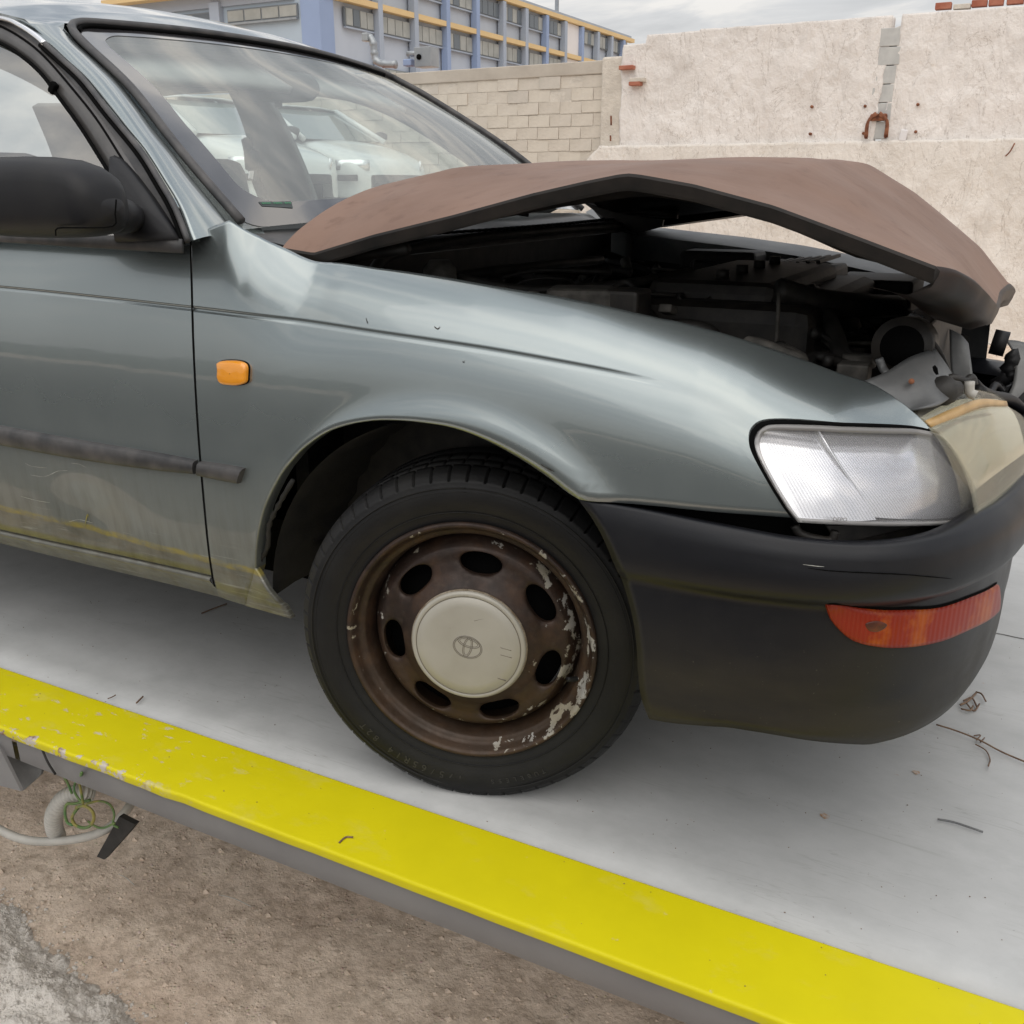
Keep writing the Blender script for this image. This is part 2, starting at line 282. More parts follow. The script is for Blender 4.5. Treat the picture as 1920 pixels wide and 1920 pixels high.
# ground
m = mat('sandy_ground', (.3, .22, .155), .95, spec=.2); q = MN(m)
c = q.ramp(q.noise(1.7, 8, .6), (.32, (.60, .475, .38)), (.68, (.80, .68, .56)))
c = q.mix(q.ramp(q.noise(22, 8, .7), (.33, .6), (.55, 0.)), c, (.26, .19, .13)); c = q.mix(q.ramp(q.noise(60, 5, .7), (.55, 0.), (.75, .5)), c, (.66, .58, .48))
c = q.mix(q.ramp(q.noise(130, 3, .6), (.68, 0.), (.71, .6)), c, (.10, .085, .07))
vo = q.n('ShaderNodeTexVoronoi'); vo.inputs['Scale'].default_value = 85; q.L.new(q.co(), vo.inputs['Vector']); vo2 = q.n('ShaderNodeTexVoronoi'); vo2.inputs['Scale'].default_value = 33; q.L.new(q.co(), vo2.inputs['Vector'])
g1 = q.math('MULTIPLY', q.ramp(vo.outputs['Distance'], (.0, 1.), (.42, 0.)), q.ramp(q.noise(24, 5), (.5, 0.), (.62, 1.))); g2 = q.math('MULTIPLY', q.ramp(vo2.outputs['Distance'], (.0, 1.), (.36, 0.)), q.ramp(q.noise(9, 5, loc=(5, 5, 0)), (.54, 0.), (.64, 1.)))
c = q.mix(q.math('MULTIPLY', g1, .3), c, vo.outputs['Color'], 'SOFT_LIGHT'); c = q.mix(q.ramp(q.noise(2.4, 6, .65, loc=(3, 1, 0)), (.45, 0.), (.7, .45)), c, (.44, .35, .28))
q.color(c); q.bump(q.math('ADD', q.math('ADD', q.noise(7, 6, .55), q.math('MULTIPLY', q.noise(90, 6, .65), .13)), q.math('ADD', q.math('MULTIPLY', g1, .10), q.math('MULTIPLY', g2, .16))), .8, .035); M['ground'] = m
m = mat('dried_concrete', (.44, .41, .38), .95, spec=.2); q = MN(m)
q.color(q.mix(q.ramp(q.noise(50, 8, .7), (.28, .4), (.40, 0.)), q.ramp(q.noise(6, 6), (.3, (.82, .765, .70)), (.7, (.90, .85, .785))), (.35, .32, .29)))
q.bump(q.noise(60, 9, .68), 1., .022); M['rubble'] = m
# walls
def plaster(name, c1, c2, seed=0.):
    m = mat(name, c1, .92, spec=.2); q = MN(m)
    c = q.ramp(q.noise(.9, 8, .62, loc=(seed, 0, 0)), (.3, c2), (.7, c1))
    c = q.mix(q.ramp(q.noise(3.2, 8, .7, (1, 1, .5), loc=(seed, 3, 0)), (.52, 0.), (.78, .55)), c, tuple(v * .72 for v in c2))
    c = q.mix(q.ramp(q.noise(8, 7, .7, loc=(0, seed, 0)), (.60, 0.), (.72, .35)), c, (.55, .45, .33))
    cr = q.math('ABSOLUTE', q.math('SUBTRACT', q.noise(2.3, 7, .6, (1, 1, .45), 1.5, loc=(seed, 0, 5)), .5)); c = q.mix(q.ramp(cr, (.0, .5), (.006, 0.)), c, (.22, .17, .13))
    q.color(c)
    h = q.math('ADD', q.noise(5.5, 7, .55, (1, 1, .55), .25, rot=(0, .45, 0)), q.math('MULTIPLY', q.noise(30, 6, .65), .16)); q.bump(h, 1., .06)
    return m
M['plaster'] = plaster('rough_white_plaster', (.83, .79, .755), (.68, .635, .595))
M['plaster2'] = plaster('stained_white_plaster', (.82, .775, .725), (.64, .59, .53), 4.)
M['brick'] = mottled('red_brick', (.32, .10, .06), (.42, .17, .11), .9, 6, .5, 30, .01)
M['coping'] = mottled('concrete_coping', (.42, .375, .32), (.51, .46, .395), .9, 2, .5, 18, .01)
blk = []
for i, (a, b) in enumerate([((.55, .495, .425), (.61, .555, .48)), ((.53, .48, .41), (.59, .535, .465)), ((.57, .515, .44), (.63, .575, .495)), ((.50, .46, .40), (.56, .51, .45))]):
    blk.append(mottled('concrete_block_%s' % 'abcd'[i], a, b, .93, 5, .6, 22, .012))
M['mortar'] = mottled('rough_mortar', (.56, .51, .445), (.66, .605, .53), .95, 9, .8, 30, .02)
M['greyblock'] = mottled('grey_block', (.42, .42, .41), (.52, .52, .5), .9, 6, .4)
M['rust'] = mottled('rusted_iron', (.10, .03, .015), (.3, .12, .06), .85, 14, .5)
# building: distance haze greyed into these colours
def wallpaint(name, c): 
    return mottled(name, tuple(v * .93 for v in c), c, .85, .35, .3, 3, .02)
M['bluegrey'] = wallpaint('blue_grey_wall', (.47, .52, .60)); M['blue'] = wallpaint('blue_wall', (.42, .50, .58))
M['bluepillar'] = wallpaint('bright_blue_pillar', (.28, .36, .54)); M['greypillar'] = wallpaint('grey_blue_pillar', (.36, .41, .49))
M['ochre'] = wallpaint('ochre_beam', (.68, .50, .26)); M['bwhite'] = wallpaint('white_wall', (.72, .70, .70))
M['shutter'] = mottled('drawn_blind', (.29, .30, .285), (.38, .39, .37), .5, .8); M['pane'] = mat('dark_pane', (.12, .14, .16), .2)
M['wframe'] = mat('window_frame', (.18, .20, .22), .5)
M['duct'] = mottled('galvanised_duct', (.28, .30, .32), (.38, .4, .41), .4, 2, metal=.5)
M['wpaint'] = mat('white_car_paint', (.62, .64, .63), .35, 0, 1.)
M['wcarglass'] = mat('car_window_glass', (.10, .13, .125), .03, spec=1., ior=2.2); 
M['wblack'] = mat('black_car_trim', (.02, .02, .02), .5)
M['hill'] = mottled('distant_scrub', (.06, .075, .065), (.10, .105, .085), .95, .02)
M['sticker'] = mat('dark_sticker', (.02, .03, .028), .4); M['stickertext'] = mat('green_print', (.03, .22, .09), .4)

# ------------------------------------------------------------------ mesh helpers
def link(name, verts, faces, material, parent=None, smooth=True):
    me = bpy.data.meshes.new(name); me.from_pydata([tuple(map(float, v)) for v in verts], [], faces)
    mats = material if isinstance(material, list) else [material]
    for k in mats: me.materials.append(k)
    if smooth: me.polygons.foreach_set('use_smooth', [True] * len(me.polygons))
    me.update(); o = bpy.data.objects.new(name, me); COL.objects.link(o)
    if parent is not None: o.parent = parent
    return o
def grid_faces(nr, nc, closed=False, off=0, flip=False):
    F = []
    for i in range(nr - 1):
        for j in range(nc if closed else nc - 1):
            a = off + i * nc + j; b = off + i * nc + (j + 1) % nc; c = b + nc; d = a + nc
            F.append((a, d, c, b) if flip else (a, b, c, d))
    return F
def grid(name, P, material, parent=None, closed=False, flip=False, solid=0., bevel=0, smooth=True):
    P = np.asarray(P, float); nr, nc = P.shape[:2]
    o = link(name, P.reshape(-1, 3), grid_faces(nr, nc, closed, flip=flip), material, parent, smooth)
    if solid:
        s = o.modifiers.new('thickness', 'SOLIDIFY'); s.thickness = solid; s.offset = -1
    return o
def box_geo(c, s, rot=None):
    c = Vector(c); out = []
    for dx in (-.5, .5):
        for dy in (-.5, .5):
            for dz in (-.5, .5):
                v = Vector((dx * s[0], dy * s[1], dz * s[2]))
                if rot is not None: v = rot @ v
                out.append(c + v)
    return out, [(0, 1, 3, 2), (4, 6, 7, 5), (0, 4, 5, 1), (2, 3, 7, 6), (0, 2, 6, 4), (1, 5, 7, 3)]
def box(name, c, s, material, parent=None, rot=None, bev=0.):
    v, f = box_geo(c, s, rot); o = link(name, v, f, material, parent, smooth=False)
    if bev:
        b = o.modifiers.new('bevel', 'BEVEL'); b.width = bev; b.segments = 2
    return o
def spline(pts, n=8, closed=False):
    P = [np.array(p, float) for p in pts]; out = []
    L = len(P)
    for i in range(L if closed else L - 1):
        p1, p2 = P[i], P[(i + 1) % L]
        p0 = P[i - 1] if (i > 0 or closed) else 2 * p1 - p2
        p3 = P[(i + 2) % L] if (i + 2 < L or closed) else 2 * p2 - p1
        for k in range(n):
            t = k / n
            out.append(.5 * (2 * p1 + (p2 - p0) * t + (2 * p0 - 5 * p1 + 4 * p2 - p3) * t * t + (3 * p1 - p0 - 3 * p2 + p3) * t ** 3))
    if not closed: out.append(P[-1])
    return np.array(out)
def tube_geo(pts, r, seg=10, rfun=None):
    P = [Vector(p) for p in pts]; V = []; up = Vector((0, 0, 1)); prev = None
    for i, p in enumerate(P):
        t = (P[min(i + 1, len(P) - 1)] - P[max(i - 1, 0)])
        if t.length < 1e-9: t = Vector((1, 0, 0))
        t.normalize()
        if prev is None: a = t.cross(up if abs(t.z) < .9 else Vector((1, 0, 0))).normalized()
        else: a = (prev - t * prev.dot(t)).normalized()
        prev = a; b = t.cross(a); rr = rfun(i) if rfun else r
        for k in range(seg):
            an = 2 * math.pi * k / seg; V.append(p + (a * math.cos(an) + b * math.sin(an)) * rr)
    F = grid_faces(len(P), seg, True); n = len(V)
    F.append(tuple(range(seg))[::-1]); F.append(tuple(range(n - seg, n)))
    return V, F
def tube(name, pts, r, material, parent=None, seg=10, n=0, rfun=None):
    if n: pts = spline(pts, n)
    V, F = tube_geo(pts, r, seg, rfun); return link(name, V, F, material, parent)
def joined(name, geos, material, parent=None, smooth=False):
    V, F = [], []
    for v, f in geos:
        o = len(V); V += list(v); F += [tuple(i + o for i in q) for q in f]
    return link(name, V, F, material, parent, smooth)
def lathe(name, prof, material, parent=None, seg=96, axis='Y', seamless=True):
    P = [[(r * math.sin(2 * math.pi * k / seg), y, r * math.cos(2 * math.pi * k / seg)) for k in range(seg)] for r, y in prof]
    return grid(name, P, material, parent, closed=True)
def tag(o, label=None, cat=None, group=None, kind=None):
    if label: o['label'] = label
    if cat: o['category'] = cat
    if group: o['group'] = group
    if kind: o['kind'] = kind
    return o
def thing(name, label, cat, loc=(0, 0, 0), group=None, rot=(0, 0, 0)):
    o = bpy.data.objects.new(name, None); COL.objects.link(o); o.location = loc; o.rotation_euler = rot; o.empty_display_size = .1
    return tag(o, label, cat, group)
def fan(name, pts, material, parent=None, smooth=False, solid=0.):
    o = link(name, pts, [tuple(range(len(pts)))], material, parent, smooth)
    if solid:
        s = o.modifiers.new('thickness', 'SOLIDIFY'); s.thickness = solid; s.offset = 0
    return o
def ribbon(name, A, B, material, parent=None, solid=0., mid=0.):
    """strip between two equal-length 3D polylines"""
    A = np.array(A); B = np.array(B); o = grid(name, [A, (A + B) / 2, B] if not mid else [A, (A + B) / 2 + np.array(mid), B], material, parent, solid=solid); return o
def resample(P, n):
    P = np.asarray(P, float); d = np.r_[0, np.cumsum(np.linalg.norm(np.diff(P, axis=0), axis=1))]
    t = np.linspace(0, d[-1], n); return np.stack([np.interp(t, d, P[:, k]) for k in range(P.shape[1])], 1)

# ================================================================== SETTING
G = -.85
def fbm(x, y, z=0., o=5): return noise.fractal(Vector((x, y, z)), .9, 2.1, o)
# far ground sheet with a finer patch near the truck
def ground_h(x, y): return .012 * fbm(x * 1.3, y * 1.3, 2) + .008 * fbm(x * 6, y * 6, 5)
xs = np.r_[-900, -300, -100, -40, -15, -6, np.linspace(-3.2, 2.6, 210), 6, 15, 40, 100, 300, 900]
ys = np.r_[-900, -300, -100, -40, -15, -6, np.linspace(-3.0, 1.6, 170), 3, 5, 8, 11, 15, 40, 100, 300, 900]
P = [[(x, y, G + (ground_h(x, y) if (-3.3 < x < 2.7 and -3.1 < y < 1.7) else 0)) for x in xs] for y in ys]
tag(grid('ground', P, M['ground']), kind='structure')
rd = grid('unseen_road', [[(x, y, G + .018) for x in (-90, 90)] for y in (-75, -2.6)], mottled('added_asphalt', (.05, .05, .048), (.075, .073, .07), .9, 3, .3), None, smooth=False); tag(rd, kind='structure')  # unseen dark strip added behind the camera to darken door reflections
# distant hill ridge all round the yard
V = []; n = 180
for i in range(n):
    a = 2 * math.pi * i / n; h = 18 + 9 * fbm(math.cos(a) * 2.2, math.sin(a) * 2.2, 9, 4)
    if math.sin(a) > .0: h *= .4
    V += [(620 * math.cos(a), 620 * math.sin(a), G - 1), (640 * math.cos(a), 640 * math.sin(a), G + h), (760 * math.cos(a), 760 * math.sin(a), G - 1)]
F = []
for i in range(n):
    for k in range(2):
        a = i * 3 + k; b = ((i + 1) % n) * 3 + k; F.append((a, b, b + 1, a + 1))
tag(link('hills', V, F, M['hill']), kind='structure')

# ---- plastered wall (parallel to the truck), Y = 11.33
WY = 11.33
pw = thing('plastered_wall', 'tall rough white plastered wall with a vertical crack showing grey blocks', 'wall', (-1.4, WY, G))
def wall_grid(name, xa, xb, z0, ztop, yoff, material, nx, nz, amp, seed, left=None, right=None):
    P = []
    for j in range(nz + 1):
        row = []
        for i in range(nx + 1):
            t = i / nx; v = j / nz
            z = z0 + (ztop(xa + (xb - xa) * t) - z0) * v
            x0 = xa + (left(z) if left else 0); x1 = xb + (right(z) if right else 0)
            x = x0 + (x1 - x0) * t
            d = amp * (fbm(x * 1.6 + seed, z * 1.6, 0, 6) + .35 * fbm(x * 7, z * 5 + seed, 3, 4))
            row.append((x + 1.4, yoff + d * (1 - .8 * v ** 10), z - G))
        P.append(row)
    o = grid(name, P, material, pw)
    # back of the wall
    s = o.modifiers.new('thickness', 'SOLIDIFY'); s.thickness = .24; s.offset = -1
    me = o.data
    return o
def px_x(px, y, Y=WY): return onY(px, y, Y)
ragl = lambda z: .04 * fbm(z * 3, 1, 1)
top1 = lambda x: 2.855 + .008 * fbm(x * 2.3, 0, 0) + (-.10 if x < -4.42 else 0) + (.02 if x > -3.7 else 0)
top2 = lambda x: 2.88 + .012 * fbm(x * 3, 4, 0)
gap_l = lambda z: float(np.interp(z, [1.5, 1.9, 2.3, 2.85], [-.05, -.035, -.005, .015])) + .018 * fbm(z * 6, 2, 8)
gap_r = lambda z: -.085 * (2.85 - z) / 1.3 + .010 * fbm(z * 9, 7, 8)
LED = 1.50
wall_grid('wall_panel', -4.74, -1.37, LED - .06, top1, 0., M['plaster'], 120, 60, .022, 0, left=lambda z: ragl(z), right=gap_l)
wall_grid('wall_panel', -1.25, 9.0, LED - .06, top2, 0., M['plaster'], 260, 60, .022, 30, left=gap_r)
wall_grid('wall_base', -5.3, 9.0, G - .1, lambda x: LED + .01 * fbm(x * 4, 0, 5), -.05, M['plaster2'], 330, 70, .022, 60, left=lambda z: (.0 if z < .9 else .35 * (z - .9)) + .08 * fbm(z * 5, 3, 3))
# masonry core seen in the crack
for k in range(6):
    zc = LED + .12 + .205 * k
    o = box('block', (1.4 - 1.35 + .01 * math.sin(k * 2.1) - .006 * (5 - k), .055, zc - G), (.24 - .02 * (k % 2), .12, .195), M['greyblock'], pw, bev=.006)
box('mortar_rubble', (1.4 - 1.32, .06, 2.66 - G), (.10, .1, .07), M['mortar'], pw, rot=Matrix.Rotation(.4, 3, 'Y'), bev=.02)
box('mortar_rubble', (1.4 - 1.29, .08, 2.73 - G), (.07, .1, .05), M['mortar'], pw, rot=Matrix.Rotation(-.3, 3, 'Y'), bev=.015)
geo = []
for k in range(16):
    x0 = 1.4 - 1.50 + .25 * random.random(); zt = 1.78 + .04 * random.random()
    side = -1 if k % 2 else 1
    xe = 1.4 - 1.385 + side * (.10 + .03 * random.random()); 
    geo.append(tube_geo(spline([(1.4 - 1.385 + side * .05 * random.random(), -.06, zt - G), ((xe + 1.4 - 1.385 + side * .1) / 2, -.085, 1.72 - G), (xe, -.08, 1.52 + .03 * random.random() - G)], 4), .009 + .006 * random.random(), 5))
joined('rusted_bars', geo, M['rust'], pw, True)
box('rust_clump', (1.4 - 1.385, -.035, 1.765 - G), (.20, .05, .08), M['rust'], pw, bev=.02)
box('plaster_flake', (1.4 - 1.08, -.04, 1.555 - G), (.085, .03, .13), M['bwhite'], pw, rot=Matrix.Rotation(.15, 3, 'Y'), bev=.012)
for px, py in [(1522, 200), (1622, 199), (1721, 196), (1519, 251), (1619, 250), (1717, 247)]:
    p = onY(px, py, WY - .02); V, F = tube_geo([(p[0] + 1.4, -.035, p[2] - G), (p[0] + 1.4, .02, p[2] - G)], .018, 8); link('anchor_bolt', V, F, M['rust'], pw)
tube('bent_wire', [(onY(1903, 269, WY)[0] + 1.4, -.08, onY(1903, 269, WY)[2] - G), (onY(1895, 284, WY)[0] + 1.4, -.1, onY(1895, 284, WY)[2] - G), (onY(1886, 293, WY)[0] + 1.4, -.07, onY(1886, 293, WY)[2] - G)], .008, M['rust'], pw, 6, 4)
for px0, px1, py in [(1752, 1784, 15), (1786, 1820, 15), (1820, 1851, 11), (1852, 1882, 9), (1886, 1920, 5), (1924, 1958, 2)]:
    a = onY(px0, py, WY + .05); b = onY(px1, py, WY + .05)
    if px0 == 1786: box('brick', ((a[0] + b[0]) / 2 + 1.4, .1, 2.925 - G), (b[0] - a[0] - .01, .12, .05), M['mortar'], pw, bev=.006)
    else: box('brick', ((a[0] + b[0]) / 2 + 1.4, .1, 2.945 - G), (b[0] - a[0] - .012, .11, .07), M['brick'], pw, bev=.006)
# exposed brick stubs at the broken left end
for px, py, w_, c in [(1176, 127, .20, 'brick'), (1196, 150, .20, 'mortar'), (1192, 157, .16, 'brick')]:
    p = onY(px, py, WY - .05); box('brick', (p[0] + 1.4, -.05, p[2] - G), (w_, .12, .05), M[c], pw, bev=.008)
box('ragged_edge', (1.4 - 4.88, .10, 2.0 - G), (.34, .14, 1.25), M['mortar'], pw, bev=.03)
for zc, h in [(1.76, .12), (1.56, .07)]:
    tube('rusted_bar', [(1.4 - 4.86, -.04, zc + h - G), (1.4 - 4.85, -.05, zc - G)], .012, M['rust'], pw, 6)
# ---- concrete block wall, Y = 11.5
BY = 11.5
bw = thing('block_wall', 'low unplastered wall of pale concrete blocks under a concrete coping', 'wall', (-9, BY, G))
box('mortar_core', (0, .024, (2.42 - G) / 2), (7.9, .14, 2.42 - G), M['mortar'], bw)
bid = 0
bm_ = []
for kk in range(3):
    v, f = box_geo((0, 0, 0), (.325, .15, .155)); me = bpy.data.meshes.new('block'); me.from_pydata([tuple(Vector(a) + Vector((random.uniform(-.004, .004), random.uniform(-.006, .004), random.uniform(-.004, .004)))) for a in v], [], f); bm_.append(me)
meshes = {}
row = 0; zt = 2.43
while zt > -.4:
    zc = zt - .0825
    xo = (row % 2) * .1675 + .03 * random.random()
    xx = 4.32 - xo
    first = True
    while xx > -3.9:
        wv_ = .335
        mi = random.choices([0, 1, 2, 3], [5, 3, 4, 1])[0]; key = (random.randrange(3), mi)
        if key not in meshes:
            me = bm_[key[0]].copy(); me.materials.append(blk[mi]); meshes[key] = me
        if zc > .85 or (zc > -.4 and xx > 3.0) or zc > .2:
            o = bpy.data.objects.new('block', meshes[key]); COL.objects.link(o); o.parent = bw
            o.location = (xx - .1675, .02 + random.uniform(-.008, .01), zc - G); o.rotation_euler = (random.uniform(-.01, .01), random.uniform(-.006, .006), random.uniform(-.012, .012)); bid += 1
            if bid > 292: break
        xx -= wv_
    zt -= .165; row += 1
    if bid > 292: break
P = []
for i in range(2):
    x0 = -3.9 + i * 4.45 if i else -3.9; x1 = .55 if i == 0 else 4.0
    box('coping', ((x0 + x1) / 2, .06, 2.505 - G + (.03 if i == 0 else .0)), (x1 - x0 - .01, .26, .17), M['coping'], bw, rot=Matrix.Rotation(R(.6 if i == 0 else -.2), 3, 'Y'), bev=.012)
# ---- school-like blue building far behind
XB, YB = -45.0, 56.2
bd = thing('office_building', 'long blue grey building with ochre beams and rows of blind windows', 'building', (XB, YB + 10, G))
def bb(name, c, s, material, parent=bd, **k): return box(name, (c[0] - XB, c[1] - YB - 10, c[2] - G), s, material, parent, **k)
LY = 112.0
bb('wall', (XB - 7, (YB + LY) / 2, (16.4 + G) / 2), (14 - .3, LY - YB - .3, 16.4 - G), M['bluegrey'])
bb('roof', (XB - 7, (YB + LY) / 2, 16.62), (14.4, LY - YB + .4, .25), M['greypillar'])
beams = [16.25, 13.05, 9.55]
for zb in beams[:2]:
    bb('ochre_beam', (XB + .25, (YB + LY) / 2 + .3, zb), (.6, LY - YB, .38), M['ochre'])
ys_p = []
# column spacing measured along the front: pillars
for px in [703, 770, 830, 886, 936, 978, 1017, 1052, 1084, 1114, 1140, 1163]:
    ys_p.append(float(onX(px, 60, XB)[1]))
cols = [58.2] + ys_p
for i, yy in enumerate(ys_p):
    bb('pillar', (XB + .3, yy, (16.0 + G) / 2 + 0), (.55, .55, 16.0 - G - .0), M['bluepillar' if i in (2, 3, 6, 8, 11) else 'greypillar'])
bb('corner_pillar', (XB - .4, YB + .55, (17 + G) / 2), (1.6, 1.5, 17 - G), M['bluepillar'])
winds = []
for i in range(len(cols) - 1):
    y0, y1 = cols[i] + (.9 if i == 0 else .3), cols[i + 1] - .3
    for lv, zb in enumerate(beams):
        if i == 8 and lv < 2:
            bb('white_panel', (XB + .12, (y0 + y1) / 2, zb - 1.6), (.18, y1 - y0, 2.75), M['bwhite']); continue
        ztop, zbot = zb - .45, zb - 1.65
        if lv == 0 and i in (6, 7): zbot = zb - 1.65
        f = bb('window', (XB + .05, (y0 + y1) / 2, (ztop + zbot) / 2), (.16, y1 - y0, ztop - zbot), M['wframe'])
        nP = 4
        for k in range(nP):
            pw_ = (y1 - y0 - .1) / nP; yc = y0 + .05 + pw_ * (k + .5)
            o = box('pane', (XB + .16 - XB, yc - YB - 10, (ztop + zbot) / 2 - G), (.06, pw_ - .09, ztop - zbot - .14), M['pane'] if (lv == 0 and random.random() < .5) or random.random() < .12 else M['shutter'])
            o.parent = f
        if i < 9: bb('sill_band', (XB + .1, (y0 + y1) / 2, zbot - .08), (.2, y1 - y0, .1), M['greypillar'])
# gable side facing the yard
bb('gable_wall', (XB - 9.9, YB + .15, (15.9 + G) / 2), (19.0, .5, 15.9 - G), M['blue'])
bb('eave', (XB - 10.2, YB - .55, 13.62), (17.2, 1.4, .32), M['ochre'])
bb('fascia', (XB - 10.2, YB - .15, 13.1), (17.0, .3, .75), M['greypillar'])
for px, top, bot, wd in [(413, 13.0, 8, .85)]:
    p = onY(px, 40, YB); bb('pillar', (p[0], YB - .3, (13 + G) / 2), (.9, .5, 13 - G), M['greypillar'])
for xa, xb_ in [(-62, -53.8), (-52.6, -46.4)]:
    wn = bb('window', ((xa + xb_) / 2, YB - .22, 12.05), (xb_ - xa, .12, .85), M['wframe'])
    for k in range(4):
        ww = (xb_ - xa) / 4; o = box('pane', (xa + ww * (k + .5) - XB, YB - .3 - YB - 10, 12.05 - G), (ww - .14, .06, .66), M['pane'] if xa < -55 and k in (1, 3) else M['shutter']); o.parent = wn
    bb('sill_band', ((xa + xb_) / 2, YB - .3, 11.55), (xb_ - xa, .25, .12), M['duct'])
p = onX(1051, 22, XB); bb('chimney', (XB - .4, p[1], 17.3), (.3, .3, 1.7), M['duct'])
# air duct and extraction unit standing behind the wall
du = thing('air_duct', 'bent galvanised air duct standing in front of the blue building', 'duct', (-12, 16, G))
DY = 15.0
pts = [onY(a, b, DY) for a, b in [(685, 70), (694, 71), (700, 82), (702, 100), (706, 114), (720, 120), (742, 121)]]
tube('pipe', [p - np.array([-12, 16, G]) for p in spline(pts, 5)], .06, M['duct'], du, 12, rfun=lambda i: .065 if i % 5 else .08)
p = onY(687, 70, DY - .05) - np.array([-12, 16, G]); box('pipe_end', p, (.13, .16, .15), M['duct'], du, bev=.02)
eu = thing('extraction_unit', 'small square grey extraction unit on the roof behind the block wall', 'fan unit', (-12, 16, G))
p = onY(800, 108, DY) - np.array([-12, 16, G]); box('housing', p, (.36, .3, .34), M['duct'], eu, bev=.01)
V, F = tube_geo([p + np.array([-.07, -.17, 0]), p + np.array([-.07, -.15, 0])], .05, 12); link('fan_opening', V, F, M['black'], eu)
tube('inlet_pipe', [onY(a, b, DY) - np.array([-12, 16, G]) for a, b in [(764, 101), (776, 101), (790, 99)]], .05, M['duct'], eu, 10)
box('motor', onY(768, 118, DY) - np.array([-12, 16, G]), (.18, .2, .12), M['bluepillar'], eu, bev=.02)
rf = box('roof_slab', (-9.5, 14.9, 2.1), (8, 1.2, .14), M['brick']); tag(rf, 'low brown roof edge just behind the top of the block wall', 'roof')
rf.location = (0, 0, 0)

# ---- loading platform carrying the white cars
lp = box('loading_platform', (-9.8, 8.95, (G + .62) / 2), (6.2, 4.7, .62 - G), M['coping']); tag(lp, kind='structure')
def white_car(label, x, y, yaw, hatch=True):
    t = thing('white_car', label, 'car', (x, y, .62), 'white cars parked beyond the tow truck', (0, 0, yaw))
    # stations along x (front at 0 going to -x)
    X = [0, -.05, -.25, -.6, -1.05, -1.6, -2.2, -2.9, -3.6, -3.9, -4.0]
    HB = [.55, .66, .76, .86, .97, 1.0, 1.0, 1.0, .99, .95, .8]      # belt height
    W = [.55, .68, .76, .81, .83, .84, .84, .84, .82, .78, .7]
    rows = []
    for xx, hb, ww in zip(X, HB, W):
        prof = [(-1, .22), (-1, .42), (-1.0, .62 if hb > .7 else .45), (-.985, hb * .9), (-.9, hb * .985), (-.5, hb + .015), (0, hb + .03), (.5, hb + .015), (.9, hb * .985), (.985, hb * .9), (1, .62 if hb > .7 else .45), (1, .42), (1, .22)]
        rows.append([(xx, a * ww, b) for a, b in prof])
    rows.insert(0, [(.02, p[1] * .9, min(p[2], .5)) for p in rows[0]])
    o = grid('body', rows, M['wpaint'], t, flip=True)
    sm = o.modifiers.new('s', 'SUBSURF'); sm.levels = 1; sm.render_levels = 2
    # greenhouse glass block
    gl = [[(-1.0, s * .76, .97), (-1.85, s * .62, 1.40), (-3.2, s * .62, 1.42), (-3.85, s * .74, 1.0)] for s in (-1, 1)]
    V = gl[0] + gl[1]; link('glasshouse', V, [(0, 1, 2, 3), (7, 6, 5, 4), (0, 4, 5, 1), (2, 6, 7, 3), (1, 5, 6, 2)], M['wcarglass'], t, False)
    rp_ = [[(-1.80 - .02, s * .63, 1.405) , (-2.4, s * .64, 1.45), (-3.25, s * .63, 1.43)] for s in (-1, -.5, .5, 1)]
    rp_[1] = [(a, b, c + .035) for a, b, c in rp_[1]]; rp_[2] = [(a, b, c + .035) for a, b, c in rp_[2]]
    grid('roof', rp_, M['wpaint'], t, solid=.02)
    for s in (-1, 1):
        for a, b, r_ in [((-.97, s * .775, .965), (-1.83, s * .635, 1.41), .04), ((-2.45, s * .765, .99), (-2.5, s * .64, 1.42), .035), ((-3.2, s * .64, 1.42), (-3.88, s * .76, .99), .06), ((-1.83, s * .635, 1.41), (-3.2, s * .64, 1.43), .03)]:
            tube('window_pillar', [a, b], r_, M['wpaint'], t, 8)
        hl = grid('headlight', [[(.005 - .36 * u, s * (.50 + .265 * u ** .6), zc) for u in np.linspace(0, 1, 6)] for zc in (.56, .62, .69)], M['reflector'], t, solid=.02)
        V, F = tube_geo(spline([(-1.22, s * .86, 1.03), (-1.22, s * .95, 1.05), (-1.20, s * 1.02, 1.03)], 3), .075, 8); link('side_mirror', V, F, M['wblack'], t)
        for xc in (-.78, -3.25):
            V, F = tube_geo([(xc, s * .845, .3), (xc, s * .6, .3)], .30, 24); link('wheel', V, F, M['wblack'], t)
    box('grille', (.03, 0, .44), (.03, .9, .11), M['wblack'], t, bev=.01)
    box('bumper_slot', (-.14, -.77, .46), (.30, .03, .08), M['wblack'], t, rot=Matrix.Rotation(.32, 3, 'Z'), bev=.01)
    tube('antenna', [(-2.6, 0, 1.45), (-2.75, 0, 1.65)], .006, M['wblack'], t, 5)
    return t
white_car('white hatchback with black door mirror, nearer of the two seen through the windscreen', -7.56, 7.99, R(-10))
white_car('white car whose windscreen shows right of the dark door pillar, farther of two', -7.45, 9.89, R(-10))

# ================================================================== TOW TRUCK BED
YE, YI = -1.031, -.867          # outer and inner edges of the yellow strip
tb = thing('tow_truck_bed', 'flat grey steel tow truck bed with a bright yellow edge strip', 'truck bed', (0, YE, 0))
def tbp(name, P, material, **k):
    P = np.asarray(P, float) - np.array([0, YE, 0]); return grid(name, P, material, tb, **k)
nx = 60; xs_ = np.linspace(-6, 3.4, nx)
ysd = np.linspace(YI, 1.5, 30)
tbp('deck_plate', [[(x, y, .0) for x in xs_] for y in ysd], M['deck'], solid=.01)
